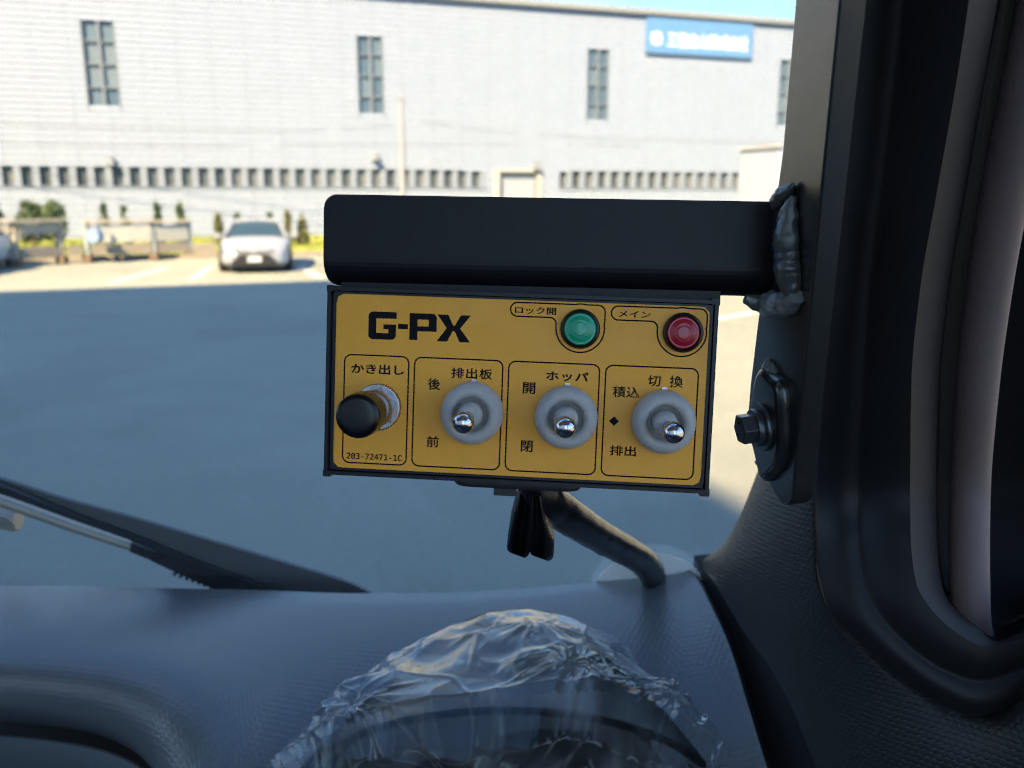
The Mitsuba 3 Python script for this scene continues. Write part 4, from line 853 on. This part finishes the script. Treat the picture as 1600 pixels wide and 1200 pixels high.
# the film: draped over the hood, crumpled, its front edge folded down in front of the lip
def nz(a, b, seed): return meshkit.noise(np.stack(np.broadcast_arrays(a, b, 0.0 * a), -1), seed)
def crease(a, b, seed, wd):
    ph = a * 1.2 + 0.35 * b + 1.1 * nz(a * 0.6, b * 0.6, seed) + 0.37 * seed          # long, nearly straight fold lines
    return np.clip(1 - np.abs(ph - np.floor(ph) - 0.5) / wd, 0, 1) * np.clip((nz(a * 1.1, b * 1.1, seed + 50) - 0.35) * 4, 0, 1)


nu, nv = 460, 300
uu, vv = np.meshgrid(np.linspace(0.10, math.pi - 0.06, nu), np.linspace(0.10, 1.62, nv), indexing='ij')
vv = vv + (0.07 * nz(uu * 5, 0 * vv, 3) + 0.13 * np.abs(uu - 1.5)) * (1.62 - vv) / 1.62
vc = np.minimum(vv, 1.0); over = np.maximum(vv - 1.0, 0)
P = hood_pt(uu, vc, 0.004)
# in front of the lip the film turns towards the driver a little and falls over the mouth in gathered folds
fold = nz(uu * 4.2 + 0.6 * vv, vv * 0.8, 5); fold = fold * fold * (3 - 2 * fold)
ctr = np.array([-0.005, 0.36, 1.690]); inward = ctr - P; inward[..., 1] = 0
inward /= np.linalg.norm(inward, axis=-1, keepdims=True)
turn = np.clip(over / 0.09, 0, 1); turn = turn * turn * (3 - 2 * turn)
P = P + np.array([0, -1.0, 0]) * (0.008 * turn + 0.010 * over + 0.016 * fold * turn)[..., None] + inward * (0.072 * over * (0.75 + 0.5 * fold) + 0.006 * turn * fold)[..., None]
arch_n = np.stack([np.cos(uu), -0.15 * np.ones_like(uu), np.sin(uu)], -1)
def vee(a, b, seed): return 1 - np.abs(2 * nz(a, b, seed) - 1)


w = 0.010 * vee(uu * 0.8 + 0.9 * vv, vv * 2.3 - 0.8 * uu, 11) + 0.0050 * vee(uu * 2.1 - 1.6 * vv, vv * 4.2 + 1.3 * uu, 12) + 0.0026 * vee(uu * 4.5 + 3 * vv, vv * 4.5 - 2.6 * uu, 13)
w += 0.0013 * crease(uu * 1.7 - 1.3 * vv, vv * 3.0 + uu, 33, 0.045) + 0.0009 * crease(uu * 3.6 + 2.8 * vv, vv * 4.2 - 1.9 * uu, 35, 0.05)
patch = np.clip((nz(uu * 2.2, vv * 2.6, 23) - 0.45) * 4, 0, 1)
w += patch * (0.0020 * vee(uu * 9 + 5 * vv, vv * 8 - 4 * uu, 14) + 0.0010 * vee(uu * 17 - 8 * vv, vv * 13 + 7 * uu, 15))
for cu, cv, n_, am, rr_ in ((1.50, 0.46, 13, 0.0045, 0.34), (0.95, 0.95, 11, 0.0045, 0.26), (2.2, 0.95, 9, 0.004, 0.24), (1.36, 0.9, 11, 0.0040, 0.2)):   # creases fanning out of the pinches
    r = np.hypot((uu - cu) * 0.75, vv - cv); th = np.arctan2(vv - cv, (uu - cu) * 0.75)
    w += am * vee(n_ * th / 3.14 + 0.7 * nz(uu * 5, vv * 5, 31), 0.8 * r, 30) * np.clip(r / 0.05, 0, 1) * np.clip(1 - r / rr_, 0, 1)
for cu, cv, amp, rad in ((1.50, 0.52, 0.012, 0.30), (1.40, 0.84, 0.012, 0.17), (0.98, 0.92, 0.012, 0.16), (2.25, 0.8, 0.007, 0.26), (1.22, 1.05, 0.008, 0.14)):   # tents where it was pinched
    r = np.hypot((uu - cu) * 0.75, vv - cv); w += amp * np.clip(1 - r / rad, 0, 1) ** 1.25
P = P + arch_n * ((w - 0.006) * (0.35 + 0.65 * np.minimum(vv / 0.5, 1)) * (1 - 0.45 * turn))[..., None]
P = P + np.array([0, -1, 0]) * (turn * (0.003 * nz(uu * 7 + 3 * vv, vv * 2.2, 16) + 0.008 * vee(uu * 3.2 + 2.6 * vv, vv * 2.2 - 1.4 * uu, 17) + 0.0022 * crease(uu * 3 + 3 * vv, vv * 3 - 1.8 * uu, 27, 0.06) + 0.0013 * crease(uu * 6.5 - 3.5 * vv, vv * 5 + 2.4 * uu, 19, 0.07) + 0.003 * vee(uu * 8 - 4 * vv, vv * 5, 29)))[..., None]
rag = 1.17 + 0.20 * nz(uu * 3.2, 0 * uu, 21) + 0.06 * nz(uu * 17, 0 * uu, 22) + 0.30 * np.clip((1.45 - uu) / 0.2, 0, 1)
(v, f), _ = grid_mesh(P); f = arr((v, f))[1]; keep = (vv < rag).reshape(-1); lower = (vv > 1.03).reshape(-1)
fk = thing('plastic_film', 'crumpled clear protective plastic film draped over the instrument hood', 'plastic film')
for nm, mt, sel in (('drape', 'm_film', ~lower[f].any(1)), ('front_fold', 'm_film_fold', lower[f].any(1) & keep[f].all(1))):
    flm = trimesh.Trimesh(v, f[sel], process=False); flm.remove_unreferenced_vertices(); part(fk, nm, flm, mt, smooth=True)


# ================================================================== control box (own frame, millimetres: x right, y up, z towards the driver)
BO = np.array([0.00151399, 0.26072246, 1.94027495])
BX = np.array([0.99660129, -0.07841523, -0.02523708]); BY = np.array([0.03609221, 0.14026028, 0.98945662])
BY = BY - BX * (BX @ BY); BY /= np.linalg.norm(BY); BZ = np.cross(BX, BY)
MBX = frame(BO, BX, BY, BZ, 0.001)


def L_(m): return tf(m, MBX)


cb = thing('control_box', 'yellow faced black control box with one push button, three toggle switches and two lamps', 'control box')
W2, H2 = 60.0, 29.5
# folded sheet housing: open-fronted tray with the face plate set back 1.6 mm
outer = rrect(-W2, -H2, W2, H2, 0.9, 4); inner = rrect(-W2 + 1.1, -H2 + 1.1, W2 - 1.1, H2 - 1.1, 0.5, 4)
part(cb, 'housing', L_(cat([extrude(outer.difference(inner), -30, 1.3), extrude(inner.buffer(0.05), -30, -28.8)])), 'm_box', smooth=25)
part(cb, 'face_plate', L_(bevel_extrude(rrect(-W2 + 1.15, -H2 + 1.15, W2 - 1.15, H2 - 1.15, 0.6, 4), -2.2, -0.35, 0.25)), 'm_box', smooth=25)
hol = union_all([Point(x, -7.6).buffer(4) for x in (-43.2, -13.4, 15.6, 45.0)])
part(cb, 'face_label', L_(bevel_extrude(rrect(-57.4, -27.3, 57.6, 27.5, 2.3), -0.4, 0.0, 0.1)), 'm_yellow', smooth=25)
part(cb, 'corner_tab', L_(cat([bx(-59.2, -29.2, -4, 2.6, 2.2, 9, 0.3), bx(59.0, -29.3, -4, 2.8, 2.4, 9, 0.3), bx(59.2, 29.0, -4, 2.4, 2.0, 9, 0.3), bx(-59.3, 29.0, -4, 2.2, 2.0, 9, 0.3)])), 'm_box')
LW = 0.225


def outline(poly): return poly.exterior.buffer(LW)


ink = []
for x0, x1 in ((-54.4, -34.05), (-32.2, -4.6), (-2.75, 25.2), (27.1, 55.15)):
    ink.append(outline(rrect(x0, -25.55, x1, 8.6, 2.2)))


def lamp_frame(xl, xr, cx, cy=19.55, R=7.4, yb=22.5, yt=26.75):
    pill = sbox(xl + 2.1, yb, cx, yt).union(Point(xl + 2.125, (yb + yt) / 2).buffer((yt - yb) / 2, quad_segs=12))
    head = Point(cx, cy).buffer(R, quad_segs=24).union(rrect(cx - R, cy, cx + R, yt, 2.2))
    neck = sbox(cx - R - 2.0, yb - 2.0, cx - R + 1, yb + 0.6).difference(Point(cx - R - 2.0, yb - 2.0).buffer(2.0, quad_segs=12))
    return union_all([pill, head, neck, sbox(cx - R, cy, cx, yt)]).buffer(0.15).buffer(-0.15)


for xl, xr, cx in ((-2.85, 26.05, 18.7), (28.0, 57.2, 49.5)):
    g = lamp_frame(xl, xr, cx); ink.append(g.exterior.buffer(LW))
ink.append(Polygon([(28.8, -8.55), (30.3, -7.05), (31.8, -8.55), (30.3, -10.05)]))
part(cb, 'printed_frames', L_(extrude(union_all(ink), -0.06, 0.05)), 'm_ink')
words = [('かき出し', -52.2, 2.75, -35.5, 5.95, 3, 0), ('排出板', -20.6, 2.6, -7.8, 5.9, 2, 10), ('後', -27.85, -1.35, -24.0, 2.3, 2, 0), ('前', -27.75, -19.4, -23.85, -15.85, 2, 0),
         ('ホッパ', 8.85, 3.1, 21.9, 6.05, 4, 10), ('開', 1.85, -1.3, 5.7, 2.3, 2, 0), ('閉', 1.9, -19.45, 5.6, -15.85, 2, 0), ('切', 40.0, 2.7, 43.9, 6.0, 2, 0), ('換', 46.65, 2.6, 50.65, 6.2, 1, 0),
         ('積込', 29.45, -1.15, 37.6, 2.25, 1, 0), ('排出', 29.45, -19.25, 37.5, -16.05, 2, 0), ('ロック開', -1.55, 23.3, 11.15, 25.5, 2, 0), ('メイン', 30.2, 23.45, 39.85, 25.45, 2, 0), ('203-72471-1C', -53.1, -24.35, -35.5, -22.4, 3, 0)]
part(cb, 'lettering', L_(extrude(union_all([text_shape(s, a, b, c, d, bold=e + 2.0, gap=g) for s, a, b, c, d, e, g in words]), -0.06, 0.05)), 'm_ink')
# the bold G-PX
Gs = rrect(0, 0, 8.9, 8.6, 1.5).difference(sbox(2.5, 2.0, 9.5, 6.6).difference(sbox(5.0, 2.0, 8.9, 4.6).difference(sbox(5.0, 2.0, 6.4, 3.0)))).difference(sbox(6.35, 4.6, 9.5, 6.6))
Gs = rrect(0, 0, 8.7, 8.6, 1.5).union(sbox(6, 6.55, 8.85, 8.6)).difference(sbox(2.45, 2.0, 6.3, 6.55)).difference(sbox(6.2, 4.75, 9.5, 6.55)).union(sbox(4.75, 3.3, 8.7, 4.75))
Ps = rrect(0, 0, 8.5, 8.3, 1.4).union(sbox(0, 0, 2.6, 8.3)).difference(sbox(2.55, -1, 9, 2.75)).difference(sbox(2.5, 4.3, 6.0, 6.4))
Xs = union_all([Polygon([(0, 8.3), (3.4, 8.3), (5.0, 5.05), (5.6, 5.05), (7.3, 8.3), (10.4, 8.3), (7.2, 4.15), (10.4, 0), (7.1, 0), (5.55, 3.25), (4.9, 3.25), (3.2, 0), (0, 0), (3.0, 4.15)])])
gpx = union_all([affinity.translate(Gs, -47.1, 13.7), sbox(-37.75, 17.2, -34.65, 18.75), affinity.translate(Ps, -34.15, 13.95), affinity.translate(Xs, -25.5, 13.85)])
part(cb, 'logo_lettering', L_(extrude(gpx, -0.06, 0.06)), 'm_ink')


def put(m, x, y, z, ax=None):
    if ax is None: return L_(tf(m, frame((x, y, z), [1, 0, 0], [0, 1, 0], [0, 0, 1])))
    a = np.array(ax, float); a /= np.linalg.norm(a); t = np.cross([0, 1, 0], a); t /= np.linalg.norm(t)
    return L_(tf(m, frame((x, y, z), t, np.cross(a, t), a)))


# lamps
for x, y, mat, lab in ((18.7, 19.35, 'm_green_lens', 'green'), (49.75, 19.45, 'm_red_lens', 'red')):
    k = part(cb, 'indicator_lamp', put(lathe([(0, -0.2), (6.0, -0.2), (6.05, 1.6), (5.7, 2.3), (5.2, 2.45), (5.05, 2.2), (5.05, 1.2), (0, 1.2)], 56), x, y, 0), 'm_cap', smooth=35)
    labels[k] = {'label': f'{lab} indicator lamp in a black ring'}
    prof = [(0, 3.75)]
    for i in range(2, 5):                    # concentric fresnel steps under a flat dome
        r = i * 1.0; zz = 3.75 - 0.055 * r * r
        prof += [(r - 0.16, zz + 0.05), (r + 0.14, zz - 0.10)]
    prof += [(4.55, 2.75), (4.9, 2.2), (5.0, 1.3), (0, 1.25)]
    part(k, 'lens', put(lathe(prof, 56), x, y, 0), mat, smooth=12)
# push button
k = part(cb, 'push_button', put(lathe([(0, 0), (4.9, 0), (4.9, 21), (0, 21)], 48), -43.2, -7.4, 0), 'm_nickel', smooth=35)
nut = Point(0, 0).buffer(7.3, quad_segs=40)
kn = np.arange(120) * 2 * np.pi / 120; rr = 7.25 + 0.16 * np.where(np.arange(120) % 2 == 0, 1, -1)
part(k, 'ring_nut', put(bevel_extrude(Polygon(np.c_[rr * np.cos(kn), rr * np.sin(kn)]), 0, 2.6, 0.4), -43.2, -7.4, 0), 'm_nickel', smooth=20)
part(k, 'hex_nut', put(extrude(Polygon([(6.4 * math.cos(a), 6.4 * math.sin(a)) for a in np.arange(6) * math.pi / 3 + .3]), 2.5, 5.2), -43.2, -7.4, 0), 'm_nickel')
part(k, 'collar', put(lathe([(4.9, 5.0), (5.6, 5.0), (5.75, 5.5), (5.75, 9.0), (5.5, 9.5), (4.9, 9.5)], 48), -43.2, -7.4, 0), 'm_nickel', smooth=30)
kk = part(k, 'cap', put(lathe([(0, 17.0), (5.9, 17.0), (6.4, 17.5), (6.5, 18.2), (6.45, 25.6), (6.2, 26.6), (5.5, 27.15), (4.5, 27.35), (3.2, 27.46), (1.8, 27.53), (0.7, 27.56), (0, 27.57)], 64), -43.2, -7.4, 0, None), 'm_cap', smooth=35)
labels[kk] = {'label': 'glossy black push button cap'}


# toggle switches
def toggle(x, lean):
    k = part(cb, 'toggle_switch', put(lathe([(0, 0), (5.8, 0), (5.8, 3.0), (0, 3.0)], 40), x, -7.7, 0), 'm_nickel', smooth=35)
    part(k, 'washer', put(extrude(Point(0, 0).buffer(9.2, quad_segs=30).difference(Point(0, 0).buffer(5)).union(sbox(-0.8, 9.0, 0.8, 10.1)), 0, 0.7), x, -7.9 + 0.4, 0), 'm_nickel', smooth=20)
    part(k, 'rubber_boot', put(lathe([(0, 0.6), (9.45, 0.6), (9.6, 1.4), (9.55, 4.6), (9.2, 6.6), (8.4, 8.1), (7.3, 8.75), (6.4, 8.6), (5.75, 8.0), (5.35, 7.0), (5.1, 5.2), (4.9, 4.2), (4.3, 3.7), (3.9, 4.1), (3.75, 6.0), (3.55, 9.6), (3.2, 11.2), (2.7, 11.6), (2.3, 11.4), (0, 11.4)], 72), x, -7.7, 0), 'm_rubber_grey', smooth=60)
    t = np.linspace(0, 1, 26); ball = [(3.15 * math.sin(a), 21.4 + 3.15 * math.cos(a)) for a in np.linspace(0, 2.45, 26)]
    part(k, 'lever', put(lathe([*ball, (1.75, 17.6), (1.7, 15.5), (1.75, 8.0), (0, 8.0)], 48), x, -7.7, 0, lean), 'm_chrome', smooth=60)
    return k


toggle(-13.3, (-0.015, -0.036, 1)); toggle(15.6, (0.0, -0.034, 1)); toggle(45.1, (0.045, -0.038, 1))
# rubber grommet on the underside
gm_ = rrect(-20.2, -16.0, 21.0, -2.5, 5.5)
m = bevel_extrude(gm_, 0, 3.0, 1.6); part(cb, 'grommet', L_(tf(m, frame((0.3, -29.6, -2.0), [1, 0, 0], [0, 0, 1], [0, -1, 0]))), 'm_rubber_black', smooth=30)

# ------------------------------------------------------------------ bracket: rail, plate, welds, bolt
bk = thing('mounting_bracket', 'black steel bracket whose rail carries the control box beside the windscreen pillar', 'bracket')
# rail: rounded flat section, in the box's frame, turned a touch to follow the photograph's slope
RA = math.radians(0.62)
RX, RY = np.array([math.cos(RA), math.sin(RA), 0]), np.array([-math.sin(RA), math.cos(RA), 0])
prof = Polygon([(0, 27), (-11, 27), (-13, 25), (-13, 3), (-11, 0.6), (-8.5, 0.2)] + [(-8.2 + 8.2 * math.sin(a), 8.4 - 8.2 * math.cos(a)) for a in np.linspace(0.15, math.pi / 2, 10)])   # (depth, height)
prof = prof.buffer(0.6, quad_segs=4).buffer(-0.6)
pr = np.array(prof.exterior.coords[:-1])
endcut = rrect(-61.6, 30.6, 160, 58.9, 4.2, 10)
xs = np.concatenate([np.linspace(-61.6, -57.2, 14), np.linspace(-54, 83.5, 40)])
secs = []
for x in xs:
    dx = max(0.0, -57.4 - x); yt = 4.2 - math.sqrt(max(0.0, 4.2 ** 2 - dx ** 2)); yb = 0.6 * yt
    h = pr[:, 1].copy(); h = yb + h * (28.1 - yt - yb) / 27
    o = np.array([-61.6, 29.75, 0.6]); q = o + (x + 61.6) * RX
    sec = q + h[:, None] * RY + np.c_[np.zeros(len(h)), np.zeros(len(h)), pr[:, 0] * (1 - 0.25 * (dx / 4.2) ** 2)]
    secs.append(np.vstack([sec, sec[:1]]))
part(bk, 'rail', L_(loft(secs)), 'm_rail', smooth=30)

part(bk, 'hanger', L_(bx(2, 30.6, -8, 118, 4.0, 9, 0.3)), 'm_rail')  # black filler strip added to darken the gap between rail and box
# plate: 6 mm flat bar leaning with the pillar
N0, N1 = at(1239, 772, 0.252), at(1319, -70, 0.214)
ax = N1 - N0; ax /= np.linalg.norm(ax)
F0 = at(1168, 650, 0.286)
wd = F0 - (N0 + ax * ((F0 - N0) @ ax)); wd /= np.linalg.norm(wd)
pn = np.cross(wd, ax)                                          # out of the face, towards the left
if pn[0] > 0: pn = -pn
MP = frame(N0, wd, np.cross(pn, wd), pn)


def on_face(px, py, h=0.0): return on_plane(px, py, N0 + pn * h, pn)


pp = [on_face(*q) - N0 for q in ((1319, -70), (1312, 0), (1275, 380), (1250, 640), (1241, 740), (1239, 772), (1236, 783), (1230, 790), (1222, 789), (1208, 768), (1190, 735), (1176, 700), (1168, 650), (1172, 600), (1184, 500), (1204, 370), (1222, 240), (1241, 20), (1248, -70))]
outl = Polygon([(p @ wd, p @ MP[:3, 1]) for p in pp])
part(bk, 'plate', tf(bevel_extrude(outl, -0.0066, 0.0, 0.0007), MP), 'm_plate', smooth=30)


# oval boss with a bolt
bc = on_face(1209, 664)
ay = MP[:3, 1]
MBc = frame(bc, wd, ay, pn)
boss = affinity.scale(Point(0, 0).buffer(1, quad_segs=24), 0.0125, 0.0185).union(affinity.scale(Point(0.002, 0).buffer(1), 0.009, 0.0205))
part(bk, 'boss', tf(bevel_extrude(Polygon([((0.0125 + 0.0011 * math.sin(3 * a + 1) * math.sin(a * 2)) * math.cos(a), (0.0195 + 0.0012 * math.sin(5 * a)) * math.sin(a)) for a in np.linspace(0, 2 * np.pi, 97)[:-1]]), -0.0004, 0.0035, 0.0028, 6), MBc), 'm_plate', smooth=30)


def blob_chain(pts, rads, seed, amp, flat=None):
    r = np.random.default_rng(seed); p = curve(pts, 90, 'pchip'); rd = np.interp(np.linspace(0, 1, 90), np.linspace(0, 1, len(rads)), rads)
    g = np.arange(28) * 2 * np.pi / 28
    m = tube(p, 1.0, 28); v = np.array(m.vertices); nb = 90 * 28
    idx = np.arange(nb) // 28; c = p[idx]; d = v[:nb] - c
    per = 1 + 0.07 * np.abs(np.sin(np.arange(90) * 0.30 + seed + 0.8 * np.sin(np.arange(90) * .11)))[idx] * (1 if amp > 0 else 0)
    nz = 1 + amp * (meshkit.fbm(v[:nb] * 4 + c * 260, 3, seed) - 0.5) + 0.35 * (meshkit.noise(c * 330 + (v[:nb] - c) * 0.9, seed + 1) - 0.5)
    v[:nb] = c + d * (rd[idx] * per * nz)[:, None]; v[nb], v[nb + 1] = p[0], p[-1]
    return trimesh.Trimesh(v, m.faces, process=False)


# front bead down the rail's end, a hood-shaped tip on top, a bead under the rail
part(bk, 'weld_bead', blob_chain([on_face(1241, 306, .001), on_face(1233, 330, .002), on_face(1230, 375, .0025), on_face(1232, 420, .0025), on_face(1236, 452, .002), on_face(1244, 474, .001)], [0.0010, 0.0028, 0.0034, 0.0035, 0.0032, 0.0013], 3, 0.3), 'm_weld', smooth=45)
part(bk, 'weld_bead', blob_chain([on_face(1212, 322, .001), on_face(1222, 307, .002), on_face(1233, 295, .002), on_face(1241, 287, .001)], [0.0012, 0.0024, 0.0024, 0.0006], 5, 0.45), 'm_weld', smooth=45)
part(bk, 'weld_bead', blob_chain([at(1164, 466, .262), at(1178, 472, .262), at(1198, 476, .263), on_face(1212, 476, .003), on_face(1226, 476, .0015), on_face(1246, 462, .0015)], [0.0013, 0.0028, 0.0034, 0.0036, 0.0034, 0.002], 8, 0.5), 'm_weld_lit', smooth=45)
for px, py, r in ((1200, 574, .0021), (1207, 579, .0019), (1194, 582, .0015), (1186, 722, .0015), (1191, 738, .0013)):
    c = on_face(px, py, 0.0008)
    part(bk, 'weld_spot', blob_chain([c - ax * r * 1.2, c, c + ax * r * 1.2 + wd * r * .3], [0.25 * r, r, 0.25 * r], int(px), 0.25), 'm_weld_lit', smooth=45)
b = part(bk, 'bolt', tf(cat([lathe([(0, 0.0), (0.0076, 0.0), (0.0078, 0.0006), (0.0076, 0.0014), (0, 0.0014)], 40)]), frame(bc + pn * 0.0034, wd, ay, pn)), 'm_steel', smooth=35)
part(b, 'spring_washer', tf(lathe([(0.003, 0), (0.0058, 0), (0.006, 0.0005), (0.006, 0.0018), (0.0058, 0.0022), (0.003, 0.0022)], 40), frame(bc + pn * 0.0048, wd, ay, pn)), 'm_steel', smooth=35)
hexp = Polygon([(0.0050 * math.cos(a), 0.0050 * math.sin(a)) for a in np.arange(6) * math.pi / 3 + 0.35])
part(b, 'head', tf(bevel_extrude(hexp, 0, 0.0044, 0.0006, 4), frame(bc + pn * 0.0070, wd, ay, pn)), 'm_steel', smooth=25)
for s_ in (-1, 1):
    part(b, 'head_mark', tf(bx(0.0005, s_ * 0.0022, 0.0044, 0.0012, 0.0008, 0.0002), frame(bc + pn * 0.0070, wd, ay, pn)), 'm_black')

# ------------------------------------------------------------------ cable and tape tails
cp = [(838, 745, .285), (848, 772, .285), (872, 795, .297), (905, 818, .322), (945, 843, .365), (982, 863, .412), (1005, 878, .448), (1019, 897, .478), (1026, 925, .505)]
c = curve([at(*q) for q in cp], 110)
tt = np.linspace(0, 1, 110); rad = np.interp(tt, [0, .3, .6, .85, 1], [.0060, .0063, .0067, .0070, .0066])
sq = np.ones((110, 20)); g = np.arange(20) * 2 * np.pi / 20
sq *= 1 - 0.16 * np.cos(2 * g + 0.6)[None] + 0.10 * (meshkit.noise(np.stack(np.broadcast_arrays(tt[:, None] * 26, 1.5 * np.cos(g)[None], 1.5 * np.sin(g)[None]), -1), 4) - .5) + 0.0 * tt[:, None]
ck = thing('cable', 'black tape wrapped cable running from under the control box down to the dashboard', 'cable')
part(ck, 'loom', tube(c, rad, 20, squash=sq), 'm_tape', smooth=True)
part(ck, 'tape_edge', L_(bx(-3.2, -33.6, -10, 7, 3, 6, 0.5)), 'm_rubber_black')


def tail(pts, widths, yd, name, twist):
    ctr = curve(pts, 40); w = np.interp(np.linspace(0, 1, 40), np.linspace(0, 1, len(widths)), widths)
    row = []
    for i, (px, py) in enumerate(ctr):
        t = i / 39; sec = []; rnd = math.sqrt(max(0.02, 1 - max(0.0, (t - 0.88) / 0.12) ** 2)); lobe = 0.0022 * math.sin(math.pi * min(1, t * 1.1))
        for s in np.linspace(-1, 1, 13):
            fold = 0.0035 * math.sin(s * 4.0 + twist + 1.2 * t) * (0.4 + 0.6 * t)
            sec.append(at(px + s * w[i] / 2 * (0.55 + 0.45 * rnd), py + 4 * s * t, yd + fold + 0.004 * t - lobe * (1 - s * s)))
        row.append(sec)
    A = np.array(row); B = A + [0.0003, 0.0026, 0.0003]
    sec = np.concatenate([A, B[:, ::-1], A[:, :1]], 1)
    m = loft([list(q) for q in sec]); part(ck, name, m, 'm_tape', smooth=40)


tail([(818, 768), (815, 800), (812, 835), (809, 868)], [22, 32, 36, 36], .285, 'tape_tail', 0.3)
tail([(838, 775), (842, 808), (846, 840), (846, 873)], [14, 26, 39, 38], .278, 'tape_tail', 2.0)
